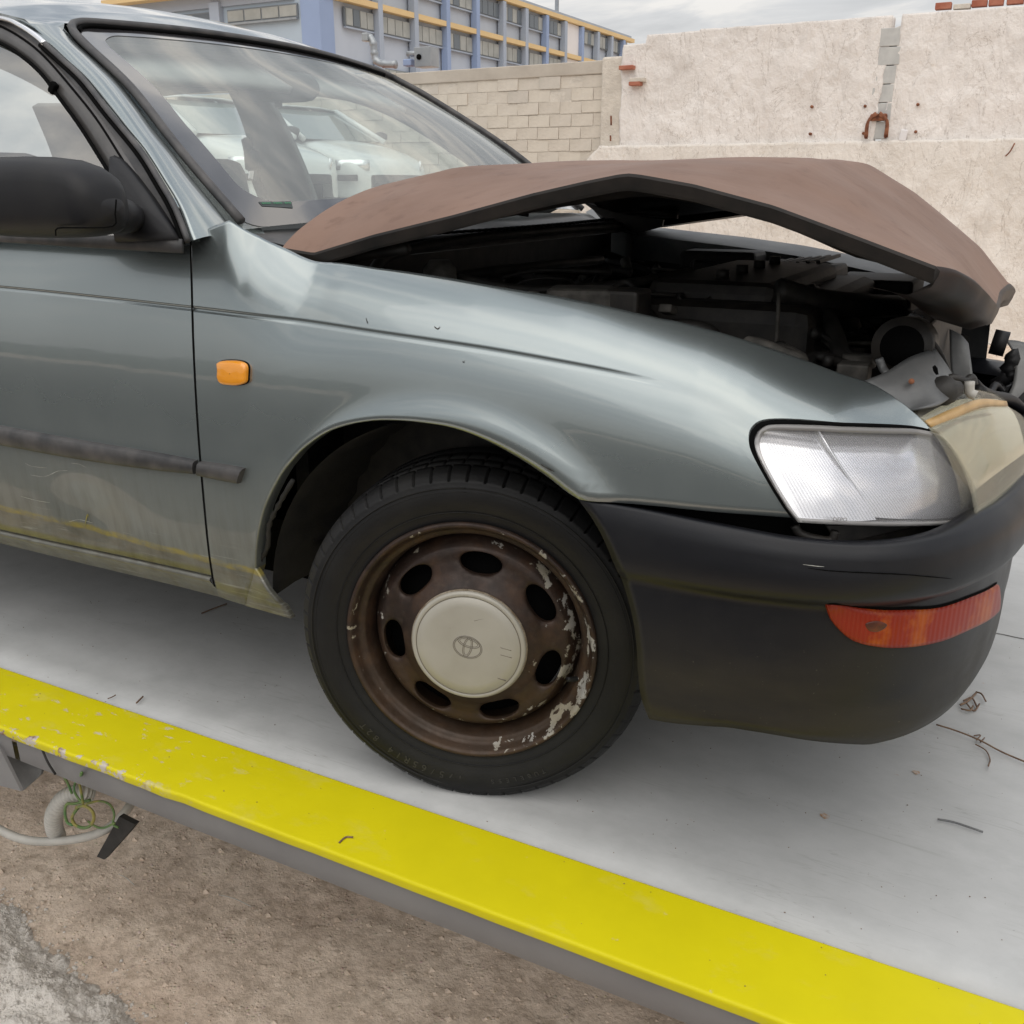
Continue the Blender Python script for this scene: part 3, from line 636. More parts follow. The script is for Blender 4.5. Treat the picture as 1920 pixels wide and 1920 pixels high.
# yellow strip: flat top with a rolled lip
xs2 = np.linspace(-6, 3.4, 200)
def lipr(x, k): 
    wob = (.0025 * fbm(x * 14, k) if x < -.45 else .0006 * fbm(x * 9, k))
    return wob
prof = [(YI - .001, .001), (YI - .001, .0038), (YI - .0015, .0045), (YI - .004, .0045), (YI - .05, .0045), (YE + .05, .0045), (YE + .006, .0045), (YE + .003, .0043), (YE + .0008, .003), (YE, .0005), (YE, -.001), (YE + .0002, -.011), (YE + .0008, -.0125), (YE + .002, -.0135), (YE + .006, -.014)]
tbp('yellow_edge_strip', [[(x, a + (lipr(x, 3) if i > 5 else 0), b + (lipr(x, 8) if i > 5 else 0)) for x in xs2] for i, (a, b) in enumerate(prof)], M['yellow'], flip=True)
prof = [(YE + .012, -.012), (YE + .012, -.030), (YE + .013, -.070), (YE + .018, -.0755), (YE + .05, -.076)]
tbp('side_beam', [[(x, a, b) for x in np.linspace(-.93, 3.4, 40)] for a, b in prof], M['beam'], flip=True)
prof = [(YE + .012, -.012), (YE + .012, -.030), (YE + .013, -.070), (YE + .018, -.0755), (YE + .05, -.076)]
tbp('side_beam', [[(x, a, b) for x in np.linspace(-6, -.945, 40)] for a, b in prof], M['beam'], flip=True)
for i, x in enumerate(np.arange(-5.5, 3.4, .6)): box('cross_member', (x, 1.25, -.06), (.06, 2.3, .08), M['beam'], tb)
sm_ = [onZ(a, b, .001) - np.array([0, YE, 0]) for a, b in [(1700, 1163), (1860, 1186), (1920, 1198), (2100, 1232)]]; tube('plate_seam', sm_, .0012, M['greysteel'], tb, 6, 4)
# plates hanging from the beam at the left
def q4(name, pxs, Y, material, th=.006):
    P = [onY(a, b, Y) - np.array([0, YE, 0]) for a, b in pxs]; return fan(name, P, material, tb, solid=th)
q4('bracket_plate', [(-60, 1340), (0, 1398), (42, 1482), (-60, 1456)], YE + .01, M['beam'])
q4('bracket_gusset', [(-10, 1380), (90, 1415), (78, 1452), (44, 1482), (0, 1405)], YE + .055, M['greysteel'])
# underside chassis rail
box('chassis_rail', (-1.2, .95, -.22), (9, .12, .2), M['darkmetal'], tb)
box('chassis_rail', (-1.2, 1.75, -.22), (9, .12, .2), M['darkmetal'], tb)

def loc0(o): return o
# ---- conduit, wires and flap under the bed
HY = YE + .10
cd1 = [onY(a, b, y) for a, b, y in [(175, 1488, HY + .02), (150, 1486, HY), (120, 1497, HY - .01), (102, 1525, HY - .01), (101, 1548, HY), (108, 1570, HY + .02)]]
cp = spline(cd1, 30)
dd = thing('corrugated_conduit', 'thick grey corrugated plastic conduit looping down below the truck bed', 'conduit', tuple(cp[0]))
tube('pipe', cp - cp[0], .0, M['conduit'], dd, 14, rfun=lambda i: .0165 + [.0014, .0022, .0014, -.0006, -.0020, -.0006][i % 6])
c2 = spline([onY(a, b, y) for a, b, y in [(-40, 1525, HY - .05), (0, 1556, HY - .04), (50, 1575, HY - .03), (110, 1577, HY), (170, 1567, HY + .02), (210, 1548, HY + .03), (235, 1522, HY + .05), (250, 1500, HY + .08)]], 24)
o = tube('flexible_conduit', c2, .0, M['conduit'], None, 10, rfun=lambda i: .0092 + (.0006 if i % 2 else -.0004)); tag(o, 'thin pale grey flexible conduit sagging along under the truck bed', 'conduit')
def wire(name, pts, r, m_, label):
    o = tube(name, [onY(a, b, y) for a, b, y in pts], r, M[m_], None, 7, 6); tag(o, label, 'wire'); return o
wy = HY - .03
wire('coiled_wire', [(143, 1514, wy), (158, 1511, wy), (172, 1520, wy), (176, 1535, wy), (168, 1549, wy), (155, 1552, wy), (140, 1546, wy), (135, 1533, wy), (142, 1520, wy), (148, 1513, wy + .01)], .0034, 'wire_yellow', 'yellow green earth wire wound in a round coil under the bed')
wire('green_wire', [(170, 1500, wy + .03), (140, 1507, wy + .01), (125, 1508, wy), (122, 1525, wy), (126, 1542, wy), (136, 1547, wy)], .003, 'wire_green', 'green wire bent beside the coiled yellow green wire')
wire('hanging_wire', [(153, 1449, YE), (148, 1462, wy), (152, 1485, wy), (156, 1507, wy)], .0028, 'wire_yellow', 'yellow green wire hanging straight down into the coil')
wire('hanging_wire', [(153, 1452, YE), (142, 1465, wy), (139, 1482, wy), (146, 1496, wy), (155, 1506, wy)], .0024, 'wire_green', 'green wire bowing left beside the straight hanging wire')
wire('looping_wire', [(160, 1508, wy), (185, 1502, wy + .02), (205, 1508, wy + .03), (214, 1525, wy + .03), (212, 1545, wy + .02), (222, 1552, wy + .02)], .0024, 'wire_yellow', 'dull yellow wire arching right towards the black rubber flap')
wire('looping_wire', [(165, 1540, wy + .02), (180, 1550, wy + .02), (196, 1552, wy + .02), (215, 1543, wy + .02)], .0024, 'wire_green', 'green wire sagging right behind the coil to the flap')
wire('plug_lead', [(46, 1428, wy + .03), (62, 1434, wy), (95, 1437, wy), (112, 1447, wy), (125, 1465, wy), (135, 1488, wy)], .0026, 'wire_green', 'green lead running from the white plug to the wire bundle')
wire('black_cable', [(79, 1405, YE + .005), (90, 1430, YE), (104, 1452, YE + .005)], .0022, 'flap', 'short black cable end lying against the grey side beam')
pc = onY(36, 1425, wy + .03)
pg = thing('plug', 'small dirty white plug on a green lead at the left bracket', 'plug', tuple(pc))
V, F = tube_geo([(-.018, .006, .004), (-.012, .004, .003), (.006, 0, 0), (.012, -.002, 0)], .0, 10, rfun=lambda i: [.010, .0125, .0125, .009][i]); link('plug_body', V, F, M['conduit'], pg)
V, F = tube_geo([(.010, -.002, 0), (.018, -.003, 0)], .006, 8); link('cable_gland', V, F, M['hose'], pg)
fl = [onY(a, b, YE + .12) for a, b in [(232, 1525), (262, 1540), (250, 1555), (204, 1606), (190, 1600)]]
fl = link('rubber_flap', fl, [(0, 1, 2, 3, 4)], M['flap'], None, False); s = fl.modifiers.new('t', 'SOLIDIFY'); s.thickness = .012
tag(fl, 'black rubber flap hanging from the bed below the grey beam', 'flap')

# ---- rubble heap of dried concrete, bottom left
def heap_d(x, y):
    a = onZ(0, 1690, G)[:2]; b = onZ(290, 1900, G)[:2]; t = (b - a) / np.linalg.norm(b - a); nrm = np.array([t[1], -t[0]])
    if nrm @ (CAM[:2] * 0 + np.array([-2.5, -3.0]) - a) < 0: nrm = -nrm
    return (np.array([x, y]) - a) @ nrm
def heap_z(x, y):
    d = heap_d(x, y) + .05 * fbm(x * 5, y * 5, 1) + .025 * fbm(x * 19, y * 19, 7)
    t = min(max(d / .16, 0), 1); hgt = .05 * t * t * (3 - 2 * t) + .03 * min(max(d, 0), 1)
    c = noise.voronoi(Vector((x * 24, y * 24, 0)))[0][0]; c2_ = noise.voronoi(Vector((x * 60, y * 60, 3)))[0][0]
    lump = (.018 * fbm(x * 7, y * 7, 4) + .022 * (0.6 - c) + .012 * (.6 - c2_)) * min(1, t * 3)
    return d, G - .012 + hgt + lump + .012 * min(1, t * 4)
V = []; xs3 = np.r_[np.linspace(-3.0, -1.96, 29), np.linspace(-1.95, -.80, 212), np.linspace(-.78, -.3, 29)]; ys3 = np.r_[np.linspace(-2.2, -1.42, 20), np.linspace(-1.40, -.55, 160), np.linspace(-.53, -.35, 10)]; keep = np.zeros((190, 270), bool)
PP = []
for j, y in enumerate(ys3):
    row = []
    for i, x in enumerate(xs3):
        d, zz_h = heap_z(x, y)
        keep[j, i] = d > -.01
        row.append((x, y, zz_h))
    PP.append(row)
PP = np.array(PP); F = []
for j in range(189):
    for i in range(269):
        if keep[j, i] or keep[j + 1, i + 1] or keep[j, i + 1] or keep[j + 1, i]: a = j * 270 + i; F.append((a, a + 1, a + 271, a + 270))
tag(link('rubble_heap', PP.reshape(-1, 3), F, M['rubble']), 'pale grey heap of dried crumbly concrete on the sandy ground', 'rubble', kind='stuff')
# scattered pebbles
def pebble(c, s):
    V = []; F = [(0, 2, 4), (2, 1, 4), (1, 3, 4), (3, 0, 4), (2, 0, 5), (1, 2, 5), (3, 1, 5), (0, 3, 5)]
    for d in [(1, 0, 0), (-1, 0, 0), (0, 1, 0), (0, -1, 0), (0, 0, .7), (0, 0, -.7)]: V.append(tuple(c[k] + d[k] * s * random.uniform(.6, 1.2) for k in range(3)))
    return V, F
geo = [pebble((x, y, G + ground_h(x, y) + .001), random.uniform(.002, .006) if random.random() < .93 else random.uniform(.007, .013)) for x, y in [(random.uniform(-2.6, 1.6), random.uniform(-2.0, .6)) for _ in range(9000)]]
tag(joined('pebbles', geo, M['ground']), 'small sandy pebbles and crumbs scattered over the ground', 'pebbles', kind='stuff')
geo = []
while len(geo) < 9000:
    x, y = random.uniform(-2.4, -.5), random.uniform(-1.6, -.45)
    d, zh = heap_z(x, y)
    if d > 0 or (d > -.07 and random.random() < .12): geo.append(pebble((x, y, max(zh, G + ground_h(x, y)) + .001), random.choice([.002, .003, .003, .004, .005, .007])))
tag(joined('concrete_crumbs', geo, M['rubble']), 'grey crumbs of dried concrete around the heap', 'crumbs', kind='stuff')
for a, b in [((1125, 1255), (1290, 1315)), ((610, 1150), (690, 1205))]:
    p = [onZ(x / 2.743, 1220 + y / 2.743, G + .012) for x, y in (a, b)]
    tag(tube('straw', [p[0], (np.array(p[0]) + p[1]) / 2 + np.array([0, 0, .006]), p[1]], .0012, M['conduit'], None, 5, 3), 'dry pale straw lying on the sandy ground ' + ('below the middle of the beam' if a[0] > 1000 else 'right of the rubber flap'), 'straw')
# ---- twigs on the deck
def twig(label, paths, r=.0016):
    t = thing('twig', label, 'twig', tuple(onZ(*paths[0][0], .004)))
    o0 = onZ(*paths[0][0], .004)
    for i, pth in enumerate(paths):
        pts = [onZ(a, b, .004) + np.array([0, 0, .006 * random.random()]) - o0 for a, b in pth]; tube('stem' if i == 0 else 'side_shoot', pts, r if i == 0 else r * .8, M['twig'], t, 6, 4)
twig('long thin reddish twig on the deck right of the bumper', [[(1755, 1362), (1790, 1374), (1835, 1392), (1880, 1412), (1940, 1440)], [(1828, 1400), (1848, 1408), (1856, 1425), (1852, 1442)], [(1830, 1392), (1838, 1380), (1826, 1380)], [(1838, 1393), (1846, 1384)]])
twig('small tangle of dark reddish twigs beside the bumper corner', [[(1800, 1326), (1815, 1316), (1830, 1300)], [(1806, 1318), (1822, 1310), (1832, 1328)], [(1812, 1322), (1826, 1333), (1836, 1324)], [(1830, 1298), (1840, 1305), (1848, 1318)], [(1802, 1330), (1818, 1336), (1824, 1326)]], .0022)
for n_, (pa, pb, pc_, r_, lb) in enumerate([((636, 1580), (648, 1570), (662, 1570), .0016, 'small curved dark leaf stalk on the yellow strip'), ((1758, 1536), (1790, 1542), (1843, 1560), .0018, 'dark grey scuffed splinter lying flat on the deck at right'), ((202, 1310), (210, 1307), (217, 1303), .0011, 'tiny dark splinter on deck, left of the next one'), ((256, 1318), (262, 1312), (268, 1306), .0018, 'short dark splinter on the deck above the yellow strip'), ((378, 1150), (395, 1143), (425, 1132), .0018, 'thin dark stick on the deck below the car sill')]):
    p = [onZ(*v, .006) for v in (pa, pb, pc_)]; tag(tube('splinter', p, r_, M['twig'] if n_ != 1 else M['greysteel'], None, 6, 4), lb, 'splinter')
geo = []
for _ in range(700):
    x, y = random.uniform(-1.5, 1.3), random.uniform(-1.0, .4)
    geo.append(pebble((x, y, .0055 if y < YI else .001), random.uniform(.0005, .0015)))
for a_, b_, r_, lb in [(1547, 1530, .012, 'small orange rust stain on the deck below the bumper'), (1718, 1448, .010, 'small reddish rust stain on the deck right of the bumper underside')]:
    c0 = onZ(a_, b_, .0012); ring = [c0 + np.array([r_ * (.6 + .5 * abs(noise.noise(Vector((k * .9, a_, 0))))) * math.cos(k * .4), r_ * (.5 + .6 * abs(noise.noise(Vector((k * .7, b_, 3))))) * math.sin(k * .4), 0]) for k in range(16)]
    tag(fan('rust_stain', ring, M['stain']), lb, 'stain')
tag(joined('deck_grit', geo, M['twig']), 'dark grit and crumbs scattered on the truck bed', 'grit', kind='stuff')

# ================================================================== THE DAMAGED CAR
car = thing('damaged_car', 'grey green saloon with a crumpled raised brown bonnet and a rusty front wheel', 'car', (0, 0, 0))
X0, A0, B0 = .15, .55, .845
def cyx(x):
    t = np.clip((x - X0) / A0, 0, .97); return (1 - t ** 4) ** .25
_top_px = [(360, 452), (392, 428), (430, 413), (485, 442), (540, 468), (600, 490), (666, 495), (739, 506), (906, 530), (1085, 562), (1213, 590), (1358, 625), (1413, 644), (1556, 696), (1619, 716), (1706, 771), (1744, 797)]
def YHx(x): return -np.interp(x, [-.6, -.52, -.45, -.3, .1, .4, .6, .8], [.80, .79, .755, .735, .73, .715, .665, .6])
_zt = []
for a, b in _top_px:
    yy = -.73
    for _ in range(8): p = onY(a, b, yy); yy = YHx(p[0])
    _zt.append((p[0], p[2]))
_zt = np.array(sorted(_zt))
def zsx(x): return np.interp(x, _zt[:, 0], _zt[:, 1])
def sst(a, b, x): t = np.clip((x - a) / (b - a), 0, 1); return t * t * (3 - 2 * t)
def halfw(x, z):
    low = .032 * np.clip((.55 - z) / .3, 0, 2) ** 2
    up = .42 * np.clip(z - .55, 0, 1) ** 2
    zs = zsx(np.clip(x, -.56, .64)); z1 = zs - .17
    amp = np.maximum(B0 - .42 * (zs - .55) ** 2 - (-YHx(x)) / cyx(np.minimum(x, .62)), 0) * sst(-.62, -.40, x)
    t = np.clip((z - z1) / .17, 0, 1.25)
    # flared lip round the wheel arch
    rr = np.hypot(x + .045, (z - .30)); lip = .010 * np.exp(-((rr - .375) / .022) ** 2) * (z > .3)
    dent = .010 * np.exp(-(((x + .86) / .10) ** 2 + ((z - .40) / .06) ** 2)) + .004 * np.exp(-(((x + .30) / .09) ** 2 + ((z - .80) / .035) ** 2))
    return B0 - low - up - amp * t ** 3.0 + lip - dent
_bz = np.array([.18, .22, .255, .275, .29, .32, .38, .45, .476, .484, .492, .505, .53, .56, .575, .586, .593, .60])
_bo = np.array([-.055, -.034, -.016, -.008, -.0035, -.005, .0, .0, .0, .004, .018, .027, .030, .026, .018, .006, -.012, -.035])
def bump_o(x, z):
    k = .25 + .75 * sst(.15, .5, x); o = np.interp(z, _bz, _bo)
    return np.where(o > 0, o * k, o)
# base plan curve by arc length
_th = np.linspace(0, math.pi / 2, 2000); _cx = np.sin(_th) ** .5; _cy = np.cos(_th) ** .5
_sx = np.r_[0, np.cumsum(np.hypot(np.diff(_cx * A0), np.diff(_cy * B0)))]; SL = _sx[-1]; _ang = np.arctan2(_cx, _cy)
def point(s, z, style='body', off=0.):
    s = np.asarray(s, float); z = np.asarray(z, float); s_, z = np.broadcast_arrays(s, z)
    m = s_ > SL; sm = np.where(m, 2 * SL - s_, s_)
    cx = np.where(sm < 0, 0, np.interp(sm, _sx, _cx)); cy = np.where(sm < 0, 1, np.interp(sm, _sx, _cy)); xb = np.where(sm < 0, X0 + sm, X0 + A0 * cx)
    if style == 'body': b = halfw(xb, z) + off; a = A0 + off - .25 * np.clip(z - .62, 0, 1)
    else: o = bump_o(xb, z) + off; b = B0 + .003 + o; a = A0 + .03 + o
    x = np.where(sm < 0, X0 + sm, X0 + a * cx); y = -b * cy * np.where(m, -1, 1)
    return np.stack([x, y, z + 0 * x], -1)
def inside(P, style, off):
    x, y, z = P[..., 0], P[..., 1], P[..., 2]
    xb = np.minimum(x, X0 + A0)
    if style == 'body': b = halfw(xb, z) + off; a = A0 + off - .25 * np.clip(z - .62, 0, 1)
    else: o = bump_o(xb, z) + off; b = B0 + .003 + o; a = A0 + .03 + o
    return (np.clip(x - X0, 0, None) / a) ** 4 + (np.abs(y) / b) ** 4 - 1, a, b
def hit(px, py, style='body', off=0.):
    d = ray(px, py); t = np.linspace(.7, 3.2, 6000); P = CAM + t[:, None] * d
    f, a, b = inside(P, style, off)
    i = int(np.argmax(f < 0)) if (f < 0).any() else int(np.argmin(f))
    p = P[i]; a = a[i]; b = b[i]
    if p[0] <= X0: s = p[0] - X0
    else:
        an = math.atan2((p[0] - X0) / a, abs(p[1]) / b); s = float(np.interp(an, _ang, _sx))
        if p[1] > 0: s = 2 * SL - s
    return np.array([s, p[2]])
def hits(pts, style='body', off=0., n=0):
    H = np.array([hit(a, b, style, off) for a, b in pts]); return spline(H, n) if n else H
def coons(B, T, L, Rr, nu, nv):
    B, T = resample(B, nu), resample(T, nu); L, Rr = resample(L, nv), resample(Rr, nv)
    u = np.linspace(0, 1, nu)[None, :, None]; v = np.linspace(0, 1, nv)[:, None, None]
    return (1 - v) * B[None] + v * T[None] + (1 - u) * L[:, None] + u * Rr[:, None] - ((1 - u) * (1 - v) * B[0] + u * (1 - v) * B[-1] + (1 - u) * v * T[0] + u * v * T[-1])
def lift(name, S, material, parent=car, style='body', off=0., flip=False, solid=0.):
    return grid(name, point(S[..., 0], S[..., 1], style, off), material, parent, flip=flip, solid=solid)

# ---------------- front fender
gap_px = [(360, 453), (362, 560), (367, 700), (375, 830), (385, 950), (400, 1080), (410, 1118)]
gap = hits(gap_px, n=6); gap = gap[np.argsort(gap[:, 1])]
def gap_s(z): return np.interp(z, gap[:, 1], gap[:, 0])
char = hits([(0, 540), (120, 552), (360, 579), (520, 598), (700, 624), (900, 654), (1080, 686), (1180, 706), (1260, 725), (1420, 765), (1560, 800)], n=4)
def char_z(s): return np.interp(s, char[:, 0], char[:, 1])
pairs = [((410, 1118), (360, 453)), ((422, 1123), (392, 428)), ((434, 1127), (430, 413)), ((444, 1130), (465, 433)), ((453, 1133), (500, 450)), ((461, 1136), (545, 470)), ((478, 1066), (572, 483)),
         ((480, 1020), (600, 491)), ((488, 975), (640, 493)), ((499, 940), (672, 497)), ((524, 891), (705, 502)), ((546, 862), (739, 506)), ((569, 838), (775, 511)), ((609, 810), (822, 518)), ((650, 795), (870, 526)),
         ((699, 787), (910, 533)), ((745, 787), (950, 540)), ((790, 791), (1000, 548)), ((852, 802), (1050, 556)), ((915, 827), (1095, 565)), ((977, 861), (1130, 572)), ((1027, 894), (1160, 579)), ((1060, 920), (1180, 584)), ((1085, 936), (1197, 588)),
         ((1160, 942), (1215, 592)), ((1250, 950), (1235, 597)), ((1340, 959), (1252, 600)), ((1420, 965), (1268, 603)), ((1488, 970), (1284, 607)), ((1462, 930), (1300, 611)), ((1436, 890), (1318, 616)), ((1412, 850), (1340, 622)),
         ((1404, 825), (1362, 629)), ((1408, 803), (1390, 638)), ((1430, 788), (1425, 650)), ((1480, 786), (1480, 670)), ((1560, 792), (1560, 698)), ((1650, 797), (1640, 728)), ((1741, 801), (1744, 797))]
hb = hits([p[0] for p in pairs]); ht = hits([p[1] for p in pairs])
# local refinement along columns
def refine(A, k):
    out = []
    for i in range(len(A) - 1):
        n = k[i]
        for j in range(n): out.append(A[i] + (A[i + 1] - A[i]) * j / n)
    out.append(A[-1]); return np.array(out)
def refine_s(A, k, corners):
    out = []; L = len(A)
    for i in range(L - 1):
        p1, p2 = A[i], A[i + 1]; p0 = A[i - 1] if i > 0 and i not in corners else 2 * p1 - p2; p3 = A[i + 2] if i + 2 < L and (i + 1) not in corners else 2 * p2 - p1
        for j in range(k):
            t = j / k; out.append(.5 * (2 * p1 + (p2 - p0) * t + (2 * p0 - 5 * p1 + 4 * p2 - p3) * t * t + (3 * p1 - p0 - 3 * p2 + p3) * t ** 3))
    out.append(A[-1]); return np.array(out)
FB = refine_s(hb, 4, {5, 6, 23, 28}); FT = refine_s(ht, 4, {2})
ncol = len(FB)
vlo = np.linspace(0, 1, 14); vhi = np.linspace(0, 1, 26) 
S = []
for i in range(ncol):
    b_, t_ = FB[i], FT[i]
    # where does this column meet the crease
    vv = np.linspace(0, 1, 200); ps = b_ + (t_ - b_) * vv[:, None]; ps[:, 0] += (gap_s(ps[:, 1]) - np.interp(ps[:, 1], [FB[0][1], FT[0][1]], [FB[0][0], FT[0][0]])) * max(0, 1 - i / 10.); dd_ = ps[:, 1] - char_z(ps[:, 0]); k = int(np.argmax(dd_ > 0)) if (dd_ > 0).any() else 100
    vc = np.clip(vv[k] - (dd_[k] / max(dd_[k] - dd_[k - 1], 1e-9) * (vv[1] - vv[0]) if k > 0 else 0), .12, .93); L_ = abs(t_[1] - b_[1]) + 1e-6
    e_ = min(.0032 / L_, .03)
    vs = list(vlo * (vc - 2 * e_)) + [vc - e_, vc, vc + e_] + list(vc + 2 * e_ + vhi * (1 - vc - 2 * e_))
    col = []
    for q_, v in enumerate(vs):
        p = b_ + (t_ - b_) * v
        wgt = max(0, 1 - i / 10.)
        p = p.copy(); lin = np.interp(p[1], [FB[0][1], FT[0][1]], [FB[0][0], FT[0][0]]); p[0] += (gap_s(p[1]) - lin) * wgt
        col.append(np.r_[p, 1. if q_ == len(vlo) + 1 else 0.])
    S.append(col)
S = np.array(S).transpose(1, 0, 2)
Pf = point(S[..., 0], S[..., 1])
fade = 1 - sst(.18, .31, Pf[..., 0]); Pf[..., 1] += S[..., 2] * .0055 * fade
# return flange along the wheel arch and lower edge (turned inwards)
low_ = Pf[0].copy(); fl1 = low_ + np.array([0, .006, -.003]); fl2 = low_ + np.array([0, .028, -.001])
Pf = np.concatenate([fl2[None], fl1[None], Pf, (Pf[-1] + np.array([0, .006, -.004]))[None], (Pf[-1] + np.array([0, .022, -.012]))[None]], 0)
fender = grid('front_wing', Pf, M['paint'], car)
ca = resample(hits([(461, 1136), (466, 1112), (472, 1090), (478, 1066)]), 14); cb = resample(hits([(546, 1160), (523, 1130), (497, 1098), (478, 1066)]), 14)
PA, PB_ = point(*ca.T), point(*cb.T)
grid('wing_corner', [PA + (PB_ - PA) * t for t in np.linspace(0, 1, 8)] + [PB_ + np.array([0, .006, 0]), PB_ + np.array([0, .012, 0])], M['paint'], fender)
gz = np.linspace(.30, zsx(-.52) - .003, 30); gs = gap_s(gz)
A = point(gs - .0042, gz, 'body', .0006); B = point(gs - .0002, gz, 'body', .0006)
ribbon('door_gap', A, B, M['black'], car)
# ---------------- side marker lamp
bx = hits([(412, 680), (420, 676), (440, 675), (458, 678), (467, 686), (467, 704), (465, 716), (452, 721), (436, 721), (420, 718), (413, 708), (413, 694)], n=4)
def pad(name, loop, off0, off1, material, parent, style='body', inset=.86, closed=True):
    c = loop.mean(0); rings = [(1.0, off0), (1.0, off0 + (off1 - off0) * .55), (.97, off0 + (off1 - off0) * .82), (inset, off1), (.5, off1 * 1.03), (.03, off1 * 1.05)]
    P = [point(*(c + (loop - c) * k).T, style, o) for k, o in rings]
    return grid(name, P, material, parent, closed=closed)
mk = pad('side_marker', bx, .0, .011, M['amber'], fender)
pad('marker_seal', bx[0] * 0 + bx.mean(0) + (bx - bx.mean(0)) * 1.05, -.001, .0025, M['black'], fender)
# ---------------- front door
DXR = -1.55 - X0
def sill_top_z(s): return np.interp(s, _st[:, 0], _st[:, 1])
_st = hits([(0, 995), (150, 1028), (300, 1060), (402, 1083)], n=3)
bs = np.linspace(DXR, gap_s(_st[-1][1]) - .004, 90)
belt = hits([(0, 448), (120, 452), (240, 457), (352, 460)], n=3)
rows = []
zbelt = np.interp(bs, belt[:, 0], belt[:, 1]); zbot = np.interp(bs, _st[:, 0], _st[:, 1]) + .004
zc = np.interp(bs, char[:, 0], char[:, 1])
vl = np.linspace(0, 1, 26); vh = np.linspace(0, 1, 12)
Z = [zbot + (zc - .0055 - zbot) * v for v in vl] + [zc - .0028, zc, zc + .0028] + [zc + .0055 + (zbelt - zc - .0055) * v for v in vh]
Z = np.array(Z); Sx = np.repeat(bs[None], len(Z), 0)
Sx = Sx + (gap_s(Z) - .004 - Sx[:, -1:]) * np.linspace(0, 1, len(bs))[None] ** 6
Pd = point(Sx, Z); Pd[27, :, 1] += .0055
Pd = np.concatenate([(Pd[0] + np.array([0, .02, 0]))[None], (Pd[0] + np.array([0, .003, -.003]))[None], Pd], 0)
Pe = Pd[:, -1:] + np.array([.001, .012, 0]); Pd = np.concatenate([Pd[:, :-1], Pd[:, -1:] + (Pd[:, -2:-1] - Pd[:, -1:]) * .12, Pd[:, -1:], Pd[:, -1:] + np.array([.0004, .002, 0]), Pe], 1)
door = grid('front_door', Pd, M['paint'], car)
# moulding strips
def mould(name, top, bot, parent, endcap=False):
    T = hits(top, n=6); Bq = hits(bot, n=6); n = 30; T = resample(T, n); Bq = resample(Bq, n)
    R_ = [(0, -.001), (.02, .009), (.14, .0125), (.5, .0135), (.84, .0125), (.97, .008), (1, -.001)]
    P = [point(*(Bq + (T - Bq) * v).T, 'body', o) for v, o in R_]
    P = np.array(P)
    cap = lambda k: point(*(((Bq + T) / 2)[k] + 0 * Bq[k]).T, 'body', 0.)
    o = grid(name, P, M['rubber_trim'], parent)
    e = P[:, -1]; b_ = np.array([point(*(Bq[-1] + (T[-1] - Bq[-1]) * v), 'body', -.001) for v, _ in R_]); g = grid('moulding_end', np.array([e, b_]), M['rubber_trim'], parent); return o
mould('side_moulding', [(-60, 786), (0, 797), (150, 824), (290, 847), (371, 862)], [(-60, 821), (0, 832), (150, 859), (290, 879), (371, 887)], door)
mould('side_moulding', [(379, 864), (410, 868), (440, 873), (461, 877)], [(377, 890), (405, 896), (435, 902), (452, 905)], fender)
# yellow scrape running along the lower door and wing, and pale scratches
def streak(name, pts, wpx, material, parent, off=.0016):
    C_ = spline([np.array(p, float) for p in pts], 10); H = hits(C_); n = len(C_); P = []
    for k in (-1, 1):
        wv = np.array([.5 * wpx * (.55 + .6 * abs(noise.noise(Vector((i * .22, k * 3, 1)))) + .2 * math.sin(i * .5)) * (math.sin(math.pi * (i + .5) / n) ** .35) for i in range(n)])
        P.append(point(H[:, 0], H[:, 1] + k * wv / 1250, 'body', off))
    return grid(name, P, material, parent)
streak('yellow_scrape', [(160, 986), (166, 965), (172, 990)], 12, M['scrape'], door)
for pts in [[(48, 868), (62, 874), (90, 877)], [(58, 890), (85, 893), (110, 883), (128, 882)], [(130, 978), (150, 974), (175, 980)], [(100, 885), (104, 920), (110, 945)], [(40, 930), (70, 938), (95, 942)], [(135, 868), (150, 870), (163, 876)]]:
    streak('scratch', pts, 1.6, M['scratch'], door)
for pts in [[(687, 596), (688, 600), (690, 606)], [(868, 677), (870, 679), (872, 675)], [(815, 612), (821, 616), (826, 612)], [(1015, 870), (1022, 875), (1040, 884)]]:
    streak('paint_chip', pts, 3.2, M['darkmetal'], fender, .0012)
# ---------------- sill below the door
sb = hits([(0, 1025), (150, 1062), (300, 1098), (412, 1127), (545, 1160)], n=4)
ss = np.linspace(DXR, sb[-1][0], 60); zt_ = np.interp(ss, _st[:, 0], _st[:, 1]); zb_ = np.interp(ss, sb[:, 0], sb[:, 1])
zt_ = np.where(ss > gap_s(.33), np.minimum(zt_, zb_ + .035), zt_)
ss2 = ss[ss < gap_s(.31) + .002]; zt2 = zt_[:len(ss2)]; zb2 = zb_[:len(ss2)]
P = [point(ss2, zt2 + .001, 'body', -.012), point(ss2, zt2 - .003, 'body', .001), point(ss2, zt2 - .008, 'body', .004), point(ss2, zt2 - .014, 'body', .0), point(ss2, (zt2 + zb2) / 2, 'body', -.006), point(ss2, zb2, 'body', -.014), point(ss2, zb2 - .004, 'body', -.03)]
sill = grid('door_sill', P, M['paint'], car, flip=True)
